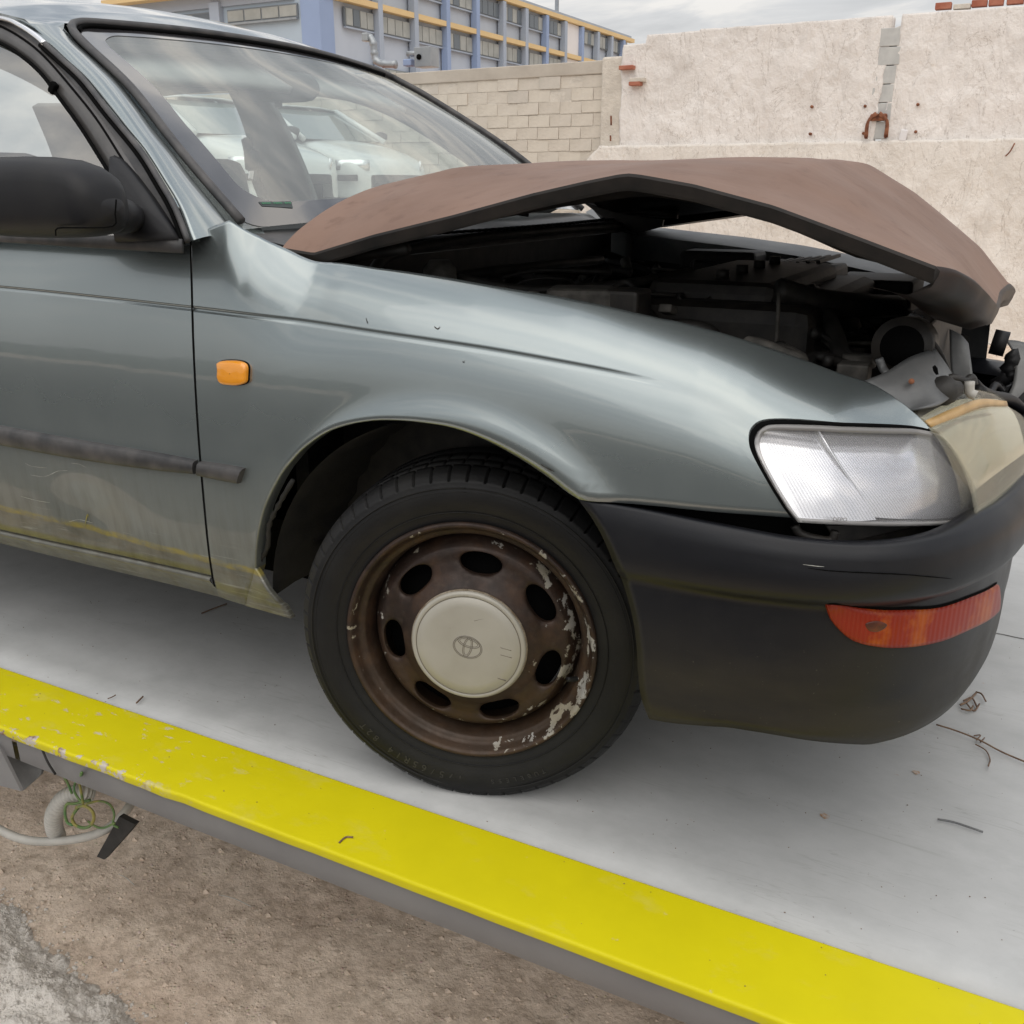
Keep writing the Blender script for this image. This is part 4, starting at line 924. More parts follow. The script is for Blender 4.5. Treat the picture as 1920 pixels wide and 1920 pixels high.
# ---------------- black bumper
bt = hits([(1085, 937), (1150, 944), (1220, 956), (1350, 980), (1480, 1003), (1560, 1016), (1640, 1021), (1700, 1018), (1760, 1003), (1830, 965)], 'bumper', n=4)
bb_ = hits([(1217, 1348), (1300, 1354), (1430, 1374), (1560, 1393), (1630, 1396)], 'bumper', n=4)
rear = hits([(1217, 1348), (1198, 1285), (1193, 1200), (1178, 1125), (1140, 1030), (1112, 975), (1085, 937)], 'bumper', n=4)
print('BB', bb_[::4].round(3).tolist(), 'BT', bt[::6].round(3).tolist())
se = 2 * SL - rear[0][0]
su = np.r_[np.linspace(rear[0][0], SL * 2 - rear[0][0], 170)]
def zb_top(s): s = np.minimum(s, 2 * SL - s); return np.interp(s, np.maximum.accumulate(bt[:, 0]), np.minimum(bt[:, 1], .5955))
def zb_bot(s): s = np.minimum(s, 2 * SL - s); return np.interp(s, np.maximum.accumulate(bb_[:, 0]), bb_[:, 1])
zz = np.array([0, .05, .1, .16, .25, .35, .45, .53, .58, .60, .615, .63, .645, .66, .68, .70, .73, .77, .81, .85, .88, .91, .935, .955, .975, .99, 1.0])
Srow = []
rz = rear[:, 1]; o_ = np.argsort(rz)
for v in zz:
    row = []
    for j, u in enumerate(np.linspace(0, 1, 170)):
        s = rear[0][0] + u * (se - rear[0][0]); z = zb_bot(s) + (zb_top(s) - zb_bot(s)) * v
        # shear the rear edge to follow the wheel arch
        zz_ = np.interp(u, [0, .06], [1, 0]) if u < .06 else 0
        zr = rear[0][1] + (rear[-1][1] - rear[0][1]) * v; sr = np.interp(zr, rz[o_], rear[o_][:, 0])
        wgt = max(0, 1 - u / .16) ** 1.0 if u < .5 else max(0, 1 - (1 - u) / .16)
        ds = (sr - rear[0][0]) * wgt * (1 if u < .5 else -1)
        zadj = (zr - z) * (max(0, 1 - u / .05) if u < .5 else 0)
        row.append((s + ds, z + zadj))
    Srow.append(row)
Srow = np.array(Srow); Pb = point(Srow[..., 0], Srow[..., 1], 'bumper')
back = point(Srow[-1, :, 0], Srow[-1, :, 1] - .002, 'bumper', -.02); back2 = point(Srow[-1, :, 0], Srow[-1, :, 1] - .03, 'bumper', -.06)
under = point(Srow[0, :, 0], Srow[0, :, 1] - .004, 'bumper', -.03); under2 = point(Srow[0, :, 0], Srow[0, :, 1] + .004, 'bumper', -.10)
Pb = np.concatenate([under2[None], under[None], Pb, back[None], back2[None]], 0)
Pi = Pb[:, :1] + np.array([.004, .016, 0]); Pb = np.concatenate([Pi, Pb], 1)
bumper = grid('front_bumper', Pb, M['bumper'], car)
# dark scuff line along the rub strip
def onb(pts, wpx, material, name, off=.001, fat=1.):
    C_ = spline([np.array(p, float) for p in pts], 8); H = hits(C_, 'bumper'); n = len(C_)
    P = [point(H[:, 0], H[:, 1] + k * .5 * wpx / 1250 * np.array([math.sin(math.pi * (i + .5) / n) ** .4 * (.6 + .5 * random.random()) for i in range(n)]), 'bumper', off) for k in (-1, 1)]
    return grid(name, P, material, bumper)
onb([(1515, 1065), (1560, 1070), (1640, 1074), (1700, 1077), (1785, 1085)], 2.2, M['black'], 'scuff_mark')
onb([(1505, 1058), (1530, 1061), (1545, 1062)], 1.2, M['scratch'], 'scuff_mark')
# turn signal set into the bumper
TB = hits([(1556, 1160), (1572, 1180), (1600, 1202), (1650, 1213), (1700, 1213), (1760, 1202), (1820, 1177), (1868, 1146)], 'bumper', n=4)
TT = hits([(1548, 1138), (1556, 1133), (1600, 1137), (1650, 1142), (1700, 1142), (1760, 1138), (1820, 1118), (1868, 1094)], 'bumper', n=4)
nB = 40; TBr, TTr = resample(TB, nB), resample(TT, nB)
P = [point(*(TBr + (TTr - TBr) * v).T, 'bumper', o) for v, o in [(0, -.002), (.03, .004), (.15, .0055), (.5, .0062), (.85, .0055), (.97, .004), (1, -.002)]]
P = np.array(P); P = np.concatenate([P[:, :1] * .0 + point(*((TBr[0] + TTr[0]) / 2), 'bumper', -.002), P, P[:, -1:] * 0 + point(*((TBr[-1] + TTr[-1]) / 2), 'bumper', -.002)], 1)
sig = grid('turn_signal', P, M['signal'], bumper)
TTu = TTr + np.array([0, .0035]); P = [point(*(TTr + np.array([0, -.001])).T, 'bumper', .0008), point(*TTu.T, 'bumper', .0008)]
grid('signal_recess', P, M['black'], bumper)
C_ = hits([(1618, 1165), (1640, 1160), (1658, 1168), (1642, 1180), (1624, 1178)], 'bumper'); C2 = spline(list(C_), 5, True); pad('signal_bulb', C2, .0050, .0068, mottled('smoked_bulb', (.05, .012, .006), (.14, .03, .01), .35, 60), sig, 'bumper')
# inner bumper support seen through the gap below the lamp
Sg = np.linspace(hit(1130, 950)[0], SL * 1.2, 40)
P = [point(Sg, .60 + 0 * Sg, 'body', -.03), point(Sg, .55 + 0 * Sg, 'body', -.045), point(Sg, .50 + 0 * Sg, 'body', -.05)]
grid('bumper_mount', P, M['black'], car)
tube('bumper_bracket', [point(*hit(a, b, 'body', -.02), 'body', -.02) for a, b in [(1490, 985), (1500, 1000), (1530, 1010), (1558, 1012), (1566, 995)]], .006, M['darkmetal'], car, 8, 5)
P = [point(*hit(a, b, 'body', -.03), 'body', -.03) for a, b in [(1548, 985), (1720, 985), (1780, 990), (1720, 1022), (1570, 1020)]]
fan('lamp_bracket', P, M['darkmetal'], car, solid=.003)

# ---------------- corner lamp and headlamp
lampB = hits([(1494, 977), (1560, 981), (1640, 984), (1720, 984), (1780, 981), (1815, 976), (1832, 968)], n=4)
lampT = hits([(1424, 806), (1440, 797), (1480, 796), (1560, 799), (1650, 803), (1700, 803), (1744, 804)], n=4)
lampL = hits([(1494, 977), (1470, 945), (1440, 895), (1418, 850), (1414, 825), (1424, 806)], n=4)
lampR = hits([(1832, 968), (1826, 930), (1808, 880), (1785, 840), (1762, 815), (1744, 804)], n=4)
Sc = coons(lampB, lampT, lampL, lampR, 60, 30)
lamp = lift('corner_lamp', Sc, M['clearlens'], off=.0015)
P0 = point(Sc[..., 0], Sc[..., 1], off=.0015)
edge_loop = np.concatenate([P0[0], P0[:, -1], P0[-1, ::-1], P0[::-1, 0]])
rim_in = point(*(Sc[..., :]).reshape(-1, 2).T, off=-.03).reshape(*Sc.shape[:2], 3)
e2_ = np.concatenate([rim_in[0], rim_in[:, -1], rim_in[-1, ::-1], rim_in[::-1, 0]])
grid('lamp_side_wall', [edge_loop, e2_], M['lensedge'], lamp)
# rim of clear plastic
def band(name, S4, side, w_, off, material, parent):
    n = S4.shape[1]
    if side == 'top': a, b = S4[-1], S4[-1] - np.array([0, w_])
    if side == 'bottom': a, b = S4[0], S4[0] + np.array([0, w_])
    if side == 'left': a, b = S4[:, 0], S4[:, 0] + np.array([w_, 0])
    if side == 'right': a, b = S4[:, -1], S4[:, -1] - np.array([w_, 0])
    P = [point(*a.T, off=.001), point(*a.T, off=off), point(*b.T, off=off), point(*b.T, off=.001)]
    return grid(name, P, material, parent)
band('lens_rim', Sc, 'top', .006, .004, M['lensedge'], lamp); band('lens_rim', Sc, 'bottom', .005, .004, M['lensedge'], lamp)
band('lens_rim', Sc, 'left', .006, .004, M['lensedge'], lamp); band('lens_rim', Sc, 'right', .007, .0045, M['yellowlens'], lamp)
# reflector in two facets either side of the diagonal seam
seamT, seamB = hit(1541, 803), hit(1652, 980)
vi = np.linspace(0, 1, 14)[:, None]; seam = seamB + (seamT - seamB) * vi
Lp = resample(lampL, 14); Rp = resample(lampR, 14)
for nm, A_, B_, oa, ob in [('reflector', Lp, seam, -.012, -.020), ('reflector', seam, Rp, -.030, -.020)]:
    U = np.linspace(0, 1, 12); Sg = np.array([A_ + (B_ - A_) * u for u in U]).transpose(1, 0, 2)
    P = np.stack([point(Sg[:, k, 0], Sg[:, k, 1], off=oa + (ob - oa) * U[k] + .010 - .020 * np.linspace(0, 1, 14)) for k in range(12)], 1); grid(nm, P, M['reflector'], lamp)
ribbon('reflector_step', [point(*s_, off=-.022) for s_ in seam], [point(*s_, off=-.030) for s_ in seam], M['reflector_warm'], lamp)
tube('reflector_seam', [point(*s_, off=-.020) for s_ in seam], .0022, M['chrome'], lamp, 6)
# vertical fluting of the lens: fine raised ribs following the slanted seam
geo = []
uu = np.linspace(0, 1, 75)[2:-2]
for i_, u in enumerate(uu):
    top = resample(lampT, 75)[i_ + 2] - np.array([0, .010]); bot = resample(lampB, 75)[i_ + 2] + np.array([0, .007])
    w0 = .0011; V = []; pts_ = [bot + (top - bot) * v for v in np.linspace(0, 1, 7)]
    col = [point(p[0] - w0, p[1], off=.0016) for p in pts_] + [point(p[0], p[1], off=.0034) for p in pts_] + [point(p[0] + w0, p[1], off=.0016) for p in pts_]
    geo.append(([tuple(v) for v in col], grid_faces(3, 7)))
tag(joined('lens_fluting', geo, M['flute'], lamp, True), kind='stuff')
# dark moulding line round the lamp opening
sl_ = hits([(1490, 980), (1462, 942), (1432, 892), (1408, 846), (1404, 822), (1412, 802), (1432, 790), (1480, 789), (1560, 792), (1650, 796), (1742, 800)], n=5)
sl2 = hits([(1496, 976), (1470, 940), (1441, 890), (1418, 846), (1414, 824), (1421, 808), (1438, 798), (1482, 796), (1560, 799), (1650, 803), (1742, 804)], n=5)
grid('lamp_seal', [point(*sl_.T, off=.001), point(*((sl_ + sl2) / 2).T, off=.0035), point(*sl2.T, off=.0012)], M['black'], car)
# bulb shadow inside
def text_mesh(txt, size, material, ext=.0004):
    cu = bpy.data.curves.new('txt', 'FONT'); cu.body = txt; cu.size = size; cu.align_x = 'CENTER'; cu.extrude = ext
    o = bpy.data.objects.new('txt', cu); me = bpy.data.meshes.new_from_object(o); bpy.data.objects.remove(o); me.materials.append(material); return me
def place_text(name, txt, size, p, xa, ya, material, parent):
    me = text_mesh(txt, size, material); o = bpy.data.objects.new(name, me); COL.objects.link(o); o.parent = parent
    xa = Vector(xa).normalized(); za = xa.cross(Vector(ya)).normalized(); ya = za.cross(xa)
    o.matrix_local = Matrix.Translation(Vector(p)) @ Matrix((xa, ya, za)).transposed().to_4x4(); return o
pA, pB = point(*hit(1545, 972), off=.006), point(*hit(1640, 975), off=.006)
place_text('lettering', 'DEPO', .0075, point(*hit(1570, 974), off=.006), pB - pA, (0, -.1, 1), M['lensedge'], lamp)
# headlamp (wraps round the front) : lens net with explicit depths
def net(name, rows, material, parent=car, n=5, solid=0., flip=False):
    P = np.array([[np.array(p, float) for p in r] for r in rows]); A_ = np.array([spline(list(r), n) for r in P]); B_ = np.array([spline(list(A_[:, j]), n) for j in range(A_.shape[1])]).transpose(1, 0, 2)
    return grid(name, B_, material, parent, solid=solid, flip=flip)
hl_rows = []
for zpy in [((1832, 968), (1870, 938), (1905, 905), (1945, 860)), ((1822, 915), (1860, 895), (1898, 870), (1940, 830)), ((1800, 862), (1845, 845), (1885, 835), (1930, 800)), ((1776, 828), (1825, 808), (1872, 800), (1915, 778)), ((1748, 800), (1800, 780), (1845, 764), (1890, 762))]:
    hl_rows.append([onY(zpy[0][0], zpy[0][1], -.655), onY(*zpy[1], -.58), onY(*zpy[2], -.49), onY(*zpy[3], -.36)])
hrow = np.array(hl_rows)
hlamp = net('headlamp', hl_rows, M['yellowlens'], solid=.003)
band_rows = [hl_rows[-1], [onY(1736, 788, -.655), onY(1790, 764, -.58), onY(1840, 748, -.50), onY(1888, 752, -.36)]]
grid('stained_top_band', [spline(r_, 5) for r_ in band_rows], M['amber_band'], hlamp, solid=.003)
top_rows = [band_rows[1], [onY(1716, 775, -.64), onY(1768, 750, -.57), onY(1822, 732, -.49), onY(1868, 738, -.34)], [onY(1704, 770, -.60), onY(1745, 752, -.54), onY(1800, 728, -.46), onY(1850, 733, -.30)]]
grid('lens_top', [spline(r_, 5) for r_ in top_rows], M['yellowlens'], hlamp, solid=.003)
inn = [[np.array(p) + np.array([-.020 - .012 * math.sin(j * 1.1), .030 + .006 * i, 0]) for j, p in enumerate(r_)] for i, r_ in enumerate(hl_rows)]; inn = [[r_[0] + (r_[0] - r_[1]) * .1] + r_[1:] for r_ in inn]
net('headlamp_reflector', inn, M['reflector_warm'], hlamp)

# ---------------- wheel (steered towards the viewer)
WC = np.array([-.066, -.700, .2875]); STEER = R(17); WS = 1.03
wheel = bpy.data.objects.new('front_wheel', None); COL.objects.link(wheel); wheel.parent = car; wheel.location = WC; wheel.rotation_euler = (0, 0, STEER); wheel.scale = (WS, 1, WS)
NS = 1080
prof = [(.194, .08), (.197, -.080), (.202, -.0875), (.2085, -.0885), (.2135, -.0905), (.216, -.0915), (.222, -.0925), (.232, -.097), (.245, -.0995), (.256, -.0990), (.264, -.0965), (.268, -.0945), (.2705, -.0945), (.273, -.0915), (.279, -.086), (.2845, -.0775), (.2875, -.069), (.2888, -.060), (.2800, -.0585), (.2800, -.0535), (.2893, -.052), (.2900, -.030), (.2815, -.0285), (.2815, -.0225), (.2902, -.021), (.2902, .010), (.282, .0115), (.282, .018), (.29, .02), (.289, .055), (.28, .075), (.25, .085), (.20, .08)]
P = []
for i, (r_, y_) in enumerate(prof):
    row = []
    for k in range(NS):
        a = 2 * math.pi * k / NS; rr_ = r_; yy_ = y_
        ph = k % 18
        if 13 <= i <= 17 and ph in (0, 1): rr_ -= .0055; yy_ += .004
        if i in (20, 21, 24, 25) and ph in (9, 10): rr_ -= .004
        # flattened where it stands on the deck
        z_ = rr_ * math.cos(a); x_ = rr_ * math.sin(a)
        if z_ < -.2800: z_ = -.2800; 
        if z_ < -.24: yy_ += (-.006) * ((-.24 - z_) / .045) if yy_ < -.05 else 0
        row.append((x_, yy_, z_))
    P.append(row)
tyre = grid('tyre', P, M['tyre'], wheel, closed=True)
# raised sidewall rings + size marking
for rr_, t_ in ((.262, .0010), (.2275, .0009), (.2555, .0006), (.2215, .0008)):
    V = [(rr_ * math.sin(a), -.0975 - (.0015 if rr_ > .25 else -.0035), rr_ * math.cos(a)) for a in np.linspace(0, 2 * math.pi, 200)]; tube('sidewall_ring', V, t_, M['tyre'], tyre, 6)
def arc_text(txt, rad, a0, step, size, outward=True):
    for i, ch in enumerate(txt):
        if ch == ' ': continue
        a = R(a0) + i * R(step); rd = Vector((math.sin(a), 0, math.cos(a))); tg = Vector((math.cos(a), 0, -math.sin(a)))
        me = text_mesh(ch, size, M['tyretext'], .0005); o = bpy.data.objects.new('lettering', me); COL.objects.link(o); o.parent = tyre
        nrm = Vector((0, -1, 0)); ya = rd; xa = ya.cross(nrm)
        y_ = np.interp(rad, [.222, .232, .245, .256], [-.0925, -.097, -.0995, -.099]) - .0011
        if xa.dot(tg) < 0: pass
        o.matrix_local = Matrix.Translation(Vector((rad * rd.x, y_, rad * rd.z))) @ Matrix((xa, ya, nrm)).transposed().to_4x4()
arc_text('175/65R14', .240, 184, 3.7, .018); arc_text('82T', .240, 221, 3.5, .016)
arc_text('TUBELESS', .243, 150, 3.0, .011)
# wheel rim: barrel
rp_ = [(.2125, -.0885), (.2115, -.0935), (.2080, -.0950), (.2045, -.0935), (.2020, -.0885), (.1985, -.0800), (.1965, -.076), (.1925, -.0735), (.1885, -.0725), (.186, -.069), (.1825, -.058), (.1800, -.040), (.1785, -.030), (.178, .05)]
P = [[(r_ * math.sin(2 * math.pi * k / 160), y_, r_ * math.cos(2 * math.pi * k / 160)) for k in range(160)] for r_, y_ in rp_]
rim = grid('rim', P, M['rim'], wheel, closed=True); rim.scale = (.965, 1, .965)
# disc with seven ventilation holes
def disc_y(r_):
    return np.interp(r_, [0, .085, .097, .108, .122, .140, .152, .160, .166, .172, .178, .1795], [-.092, -.092, -.090, -.083, -.0735, -.0690, -.0690, -.0665, -.060, -.048, -.034, -.028])
V = []; F = []
NH = 7; HA = 6.5; rin, rout = .112, .158
for h_ in range(NH):
    a0 = R(HA) + h_ * 2 * math.pi / NH; half = math.pi / NH
    loop = []
    for k in range(48):
        t = 2 * math.pi * k / 48; c_, s_ = math.cos(t), math.sin(t)
        rad = .0165 if s_ > 0 else .0205
        ct = math.copysign(abs(c_) ** .85, c_); st = math.copysign(abs(s_) ** (.8 if s_ > 0 else 1.), s_)
        loop.append((.037 * ct * (1 - .10 * (s_ < 0) * abs(s_)), .1385 + rad * st))      # tangential, radial
    # outer box loop matched by angle
    boxl = []
    for k in range(48):
        t = 2 * math.pi * k / 48; c_, s_ = math.cos(t), math.sin(t)
        ex = half; ez = (rout - .1385) if s_ > 0 else (.1385 - rin)
        sc_ = 1 / max(abs(c_), abs(s_)); boxl.append((c_ * sc_ * ex, .1385 + s_ * sc_ * ez))
    rings = []
    for q_ in range(9):
        f_ = q_ / 8; ring = []
        for k in range(48):
            an_h = loop[k][0] / loop[k][1]; an = an_h + (boxl[k][0] - an_h) * f_; rd = loop[k][1] + (boxl[k][1] - loop[k][1]) * f_
            dip = .0025 * (1 - f_) ** 6 * (1 if True else 0)
            ring.append((rd * math.sin(a0 + an), disc_y(rd) - .0 + dip, rd * math.cos(a0 + an)))
        rings.append(ring)
    lipr_ = []
    for dr, dyy in ((.0, .010), (.0, .004)):
        lipr_.append([((loop[k][1]) * math.sin(a0 + loop[k][0] / loop[k][1] * .97), disc_y(loop[k][1]) + dyy, loop[k][1] * math.cos(a0 + loop[k][0] / loop[k][1] * .97)) for k in range(48)])
    rings = lipr_ + rings; off_ = len(V)
    for rg in rings: V += rg
    F += grid_faces(len(rings), 48, True, off_)
for r0, r1, nr in ((.02, rin, 24), (rout, .1795, 10)):
    off_ = len(V)
    for q_ in range(nr + 1):
        rd = r0 + (r1 - r0) * q_ / nr
        for k in range(196): a = R(HA) - math.pi / NH + 2 * math.pi * k / 196; V.append((rd * math.sin(a), disc_y(rd), rd * math.cos(a)))
    F += grid_faces(nr + 1, 196, True, off_, flip=True)
disc = link('wheel_disc', V, F, M['rim'], wheel); disc.scale = (.968, 1, .968)
bmx = bmesh.new(); bmx.from_mesh(disc.data); bmesh.ops.remove_doubles(bmx, verts=bmx.verts, dist=.0004); bmesh.ops.recalc_face_normals(bmx, faces=bmx.faces); bmx.to_mesh(disc.data); bmx.free()
cap = lathe('hub_cap', [(.0965, -.085), (.0965, -.097), (.0945, -.0995), (.0895, -.1005), (.0885, -.0993), (.0875, -.0993), (.0862, -.1010), (.0700, -.1022), (.0300, -.1030), (.0005, -.1030)], M['hub'], wheel, 120); cap.scale = (.965, 1, .965)
for rr_, mm in ((.0880, 'hubline'), (.0966, 'hubdirt')):
    V = [(rr_ * math.sin(a), -.0997 if rr_ < .09 else -.0925, rr_ * math.cos(a)) for a in np.linspace(0, 2 * math.pi, 140)]; tube('cap_groove' if rr_ < .09 else 'cap_rust_edge', V, .0007 if rr_ < .09 else .0022, M[mm], cap, 6)
# emblem: three ovals pressed into the cap, turned with the wheel
ER = R(14)
def oval(cx, cz, ra, rb, t_=.00075):
    V = []
    for a in np.linspace(0, 2 * math.pi, 70):
        x_, z_ = cx + ra * math.cos(a), cz + rb * math.sin(a); V.append((x_ * math.cos(ER) + z_ * math.sin(ER), -.1032, -x_ * math.sin(ER) + z_ * math.cos(ER)))
    tube('emblem_line', V, t_, M['hubline'], cap, 5)
for k in (0, .0022): oval(0, 0, .0245 - k, .0195 - k * .9, .00055)
oval(0, .0085, .0185, .0085, .00055); oval(0, .0085, .0155, .0060, .00045); oval(0, 0, .0075, .0178, .00055); oval(0, 0, .0052, .0150, .00045)
for pts in [[(-.030, .032), (-.022, .030)], [(-.028, .024), (-.024, .022)], [(.055, .004), (.073, .000)], [(.055, -.009), (.074, -.013)], [(.012, .048), (.027, .053)], [(.050, -.052), (.064, -.056)]]:
    (xa_, za_), (xb2, zb2_) = pts; tube('scuff', [(xa_, -.1022, za_), (xb2, -.1018, zb2_)], .0007, M['hubline'], cap, 5)
# valve
va = R(108); tube('valve', [(.186 * math.sin(va), -.062, .186 * math.cos(va)), (.176 * math.sin(va), -.074, .176 * math.cos(va)), (.166 * math.sin(va), -.083, .166 * math.cos(va))], .0045, M['tyre'], wheel, 8, 3)
# brake drum behind the holes
V, F = tube_geo([(0, -.03, 0), (0, .06, 0)], .15, 40); link('brake_disc', V, F, M['black'], wheel)
# ---------------- wheel housing, engine bay, underside
A = np.linspace(2, 178, 40)
for nm, yo, yi in [('wheel_arch_liner', -.815, -.42)]:
    P = []
    for yy_ in (yo, -.74, -.62, yi):
        P.append([(-.045 + (.385 + .012 * (j % 2) * (yy_ > -.8)) * math.cos(R(a)), yy_, .29 + .375 * math.sin(R(a))) for j, a in enumerate(A)])
    grid(nm, P, M['liner'], car, flip=True)
box('inner_arch_wall', (-.05, -.40, .42), (.85, .02, .56), M['liner'], car)
# torn lip hanging at the rear of the arch
lipP = [hit(a, b) for a, b in [(470, 1066), (485, 1030), (497, 990), (510, 945), (535, 905)]]
geo = [tube_geo(spline([point(*p, off=-.018) + np.array([.006 * math.sin(i * 2.3), 0, 0]) for i, p in enumerate(lipP)], 5), .007, 7, rfun=lambda i: .002 + .0035 * abs(math.sin(i * 1.7)))]
joined('torn_arch_edge', geo, M['liner'], car, True)
box('underbody', (-.95, 0, .29), (1.25, 1.16, .12), M['black'], car)  # floor boxes hung low to deepen the shade on the deck
box('floor_pan', (-1.7, 0, .25), (2.2, 1.1, .06), M['black'], car)
box('engine_undertray', (.06, 0, .24), (.62, 1.0, .05), M['black'], car)  # enlarged to keep light off the deck under the engine
box('front_shade_tray', (.46, 0, .268), (.30, 1.36, .02), M['black'], car)  # added under the nose to darken the deck below the bumper
grid('inner_wing', [[(x, -.60, .40) for x in np.linspace(-.42, .56, 12)], [(x, -.60, zsx(x) - .24) for x in np.linspace(-.42, .56, 12)]], M['darkmetal'], car)
grid('inner_wing', [[(x, .62, .40) for x in np.linspace(-.42, .56, 12)], [(x, .62, zsx(x) - .08) for x in np.linspace(-.42, .56, 12)]], M['darkmetal'], car)
# hidden dark panel below the bonnet edge on the near wing
ex = np.linspace(-.40, .58, 40); P = [[(x, YHx(x) + .02, zsx(x) - .008) for x in ex], [(x, YHx(x) + .05, zsx(x) - .03) for x in ex], [(x, YHx(x) + .13, zsx(x) - .05) for x in ex], [(x, -.595, zsx(x) - .23) for x in ex]]
grid('wing_gutter', P, M['darkmetal'], car)
ftop = [(x, -YHx(x), zsx(x) + .002) for x in np.linspace(-.5, .6, 40)]
P = [[(a, -b_ , c_) for a, b_, c_ in [(p[0], -p[1] + .10, p[2] - .02) for p in ftop]], [(p[0], p[1], p[2]) for p in ftop], [(p[0], p[1] + .06, p[2] - .05) for p in ftop], [(p[0], .83, p[2] - .2) for p in ftop], [(p[0], .84, .35) for p in ftop]]
grid('wing', P, M['greysteel'], car)
box('firewall', (-.44, 0, .62), (.03, 1.40, .50), M['darkmetal'], car)
# scuttle and wiper grille
P = [[(xx, y, zz_) for y in np.linspace(-.70, .70, 24)] for xx, zz_ in [(-.55, .925), (-.50, .915), (-.44, .905), (-.40, .900), (-.395, .875)]]
P = [[(x + .06 * (1 - (y / .7) ** 2), y, z + .006 * (1 - (y / .7) ** 2)) for x, y, z in r_] for r_ in P]
scut = grid('scuttle_panel', P, M['rubber_trim'], car, flip=True)
geo = []
for k in range(90):
    y = -.62 + k * .027; geo.append(box_geo((-.395 + .06 * (1 - (y / .7) ** 2), y, .914), (.035, .012, .004)))
tag(joined('scuttle_slots', geo, M['black'], scut), kind='stuff')
tube('bonnet_seal', [(-.30, -.66, .855), (-.33, -.55, .885), (-.33, -.3, .90), (-.32, 0, .903), (-.33, .4, .90), (-.34, .62, .895)], .010, M['hose'], car, 8, 8)
tube('wiper_arm', [(-.40, .12, .935), (-.46, -.05, .955), (-.52, -.32, .965)], .005, M['mirror'], car, 6, 4)
# engine bay contents
def eng(name, c, s, m_, bev=.008, rot=None): return box(name, c, s, M[m_], car, rot=rot, bev=bev)
eng('engine_block', (.20, -.02, .66), (.36, .70, .30), 'darkmetal', .03)
cv = eng('cam_cover', (.18, -.02, .815), (.24, .56, .05), 'darkmetal', .02)
for k in range(4): V, F = tube_geo([(.18, -.22 + k * .13, .84), (.18, -.22 + k * .13, .855)], .012, 10); link('spark_plug_cap', V, F, M['hose'], cv)
ab = eng('air_filter_box', (.14, .34, .760), (.30, .26, .10), 'darkmetal', .01, Matrix.Rotation(-.12, 3, 'Y'))
for k in range(12): box('filter_rib', (.02 + k * .022, .34, .813 + .0027 * k), (.008, .24, .008), M['darkmetal'], ab, bev=.001)
eng('fuse_box', (-.05, .56, .80), (.2, .12, .08), 'hose', .01)
eng('battery', (.36, .44, .70), (.18, .22, .20), 'hose', .008)
st = thing_ = None
V, F = tube_geo([(-.12, -.52, .66), (-.12, -.52, .80), (-.12, -.52, .815)], .10, 28, rfun=lambda i: [.12, .105, .08][i]); so_ = link('strut_tower', V, F, M['dustymetal'], car)
for a in (0, 2.1, 4.2):
    V, F = tube_geo([(-.12 + .06 * math.cos(a), -.52 + .06 * math.sin(a), .815), (-.12 + .06 * math.cos(a), -.52 + .06 * math.sin(a), .832)], .010, 6); link('strut_nut', V, F, M['dustymetal'], so_)
eng('relay_box', (.02, -.50, .80), (.11, .09, .08), 'dustymetal', .008, Matrix.Rotation(.3, 3, 'Z'))
eng('relay_cover', (.10, -.49, .79), (.06, .07, .10), 'darkmetal', .006)
tube('brake_reservoir', [(-.26, -.50, .80), (-.26, -.50, .86), (-.26, -.50, .875)], .028, M['dustymetal'], car, 12, rfun=lambda i: [.03, .03, .018][i])
for k, (pts, r_) in enumerate([([(-.36, -.56, .80), (-.30, -.45, .86), (-.22, -.2, .875), (-.2, .1, .87)], .010), ([(-.25, -.45, .87), (-.12, -.40, .85), (.02, -.30, .86), (.08, -.1, .87)], .008), ([(.02, -.45, .83), (.05, -.38, .87), (.10, -.40, .83), (.16, -.42, .78)], .006),
      ([(.12, -.47, .75), (.14, -.44, .80), (.22, -.42, .80), (.27, -.44, .74), (.28, -.45, .66)], .012), ([(.30, -.3, .86), (.36, -.25, .84), (.42, -.1, .82), (.45, .1, .80)], .022), ([(-.05, .1, .80), (.05, .15, .82), (.1, .3, .80)], .03), ([(.32, -.1, .84), (.40, -.3, .80), (.45, -.42, .74), (.46, -.45, .66)], .016),
      ([(-.3, -.3, .84), (-.2, -.25, .87), (-.05, -.2, .87)], .005), ([(-.02, -.52, .84), (.03, -.50, .86), (.07, -.52, .83), (.09, -.55, .79)], .004)]):
    tube('hose', [(a_, b_, c_ - .03) for a_, b_, c_ in pts], r_, M['hose'], car, 8, 6)
tube('dipstick', [(.335, -.42, .66), (.33, -.40, .76), (.325, -.39, .835)], .0035, M['dustymetal'], car, 6, 3)
V, F = tube_geo([(.47, -.44, .735), (.47, -.44, .752)], .026, 20); link('filler_cap', V, F, M['dustymetal'], car)
tube('filler_neck', [(.47, -.44, .735), (.475, -.44, .68), (.485, -.45, .62)], .019, M['darkmetal'], car, 12, 4)
for k in range(3): V, F = tube_geo([(.478 + .003 * k, -.445, .66 - .012 * k), (.478 + .003 * k, -.445, .656 - .012 * k)], .024, 14); link('neck_ring', V, F, M['hose'], car)
rg = random.Random(11)
for k in range(60):
    x_, y_, z_ = rg.uniform(-.3, .5), rg.uniform(-.52, .3), rg.uniform(.70, .80); pts = [(x_, y_, z_)]
    for _ in range(3): x_ += rg.uniform(-.12, .12); y_ += rg.uniform(-.12, .12); z_ = min(max(z_ + rg.uniform(-.05, .06), .62), .83); pts.append((x_, y_, min(z_, zsx(min(x_, .6)) - .03)))
    tube('wiring', pts, rg.choice([.003, .004, .006, .009]), M[rg.choice(['hose', 'hose', 'darkmetal', 'dustymetal'])], car, 6, 4)
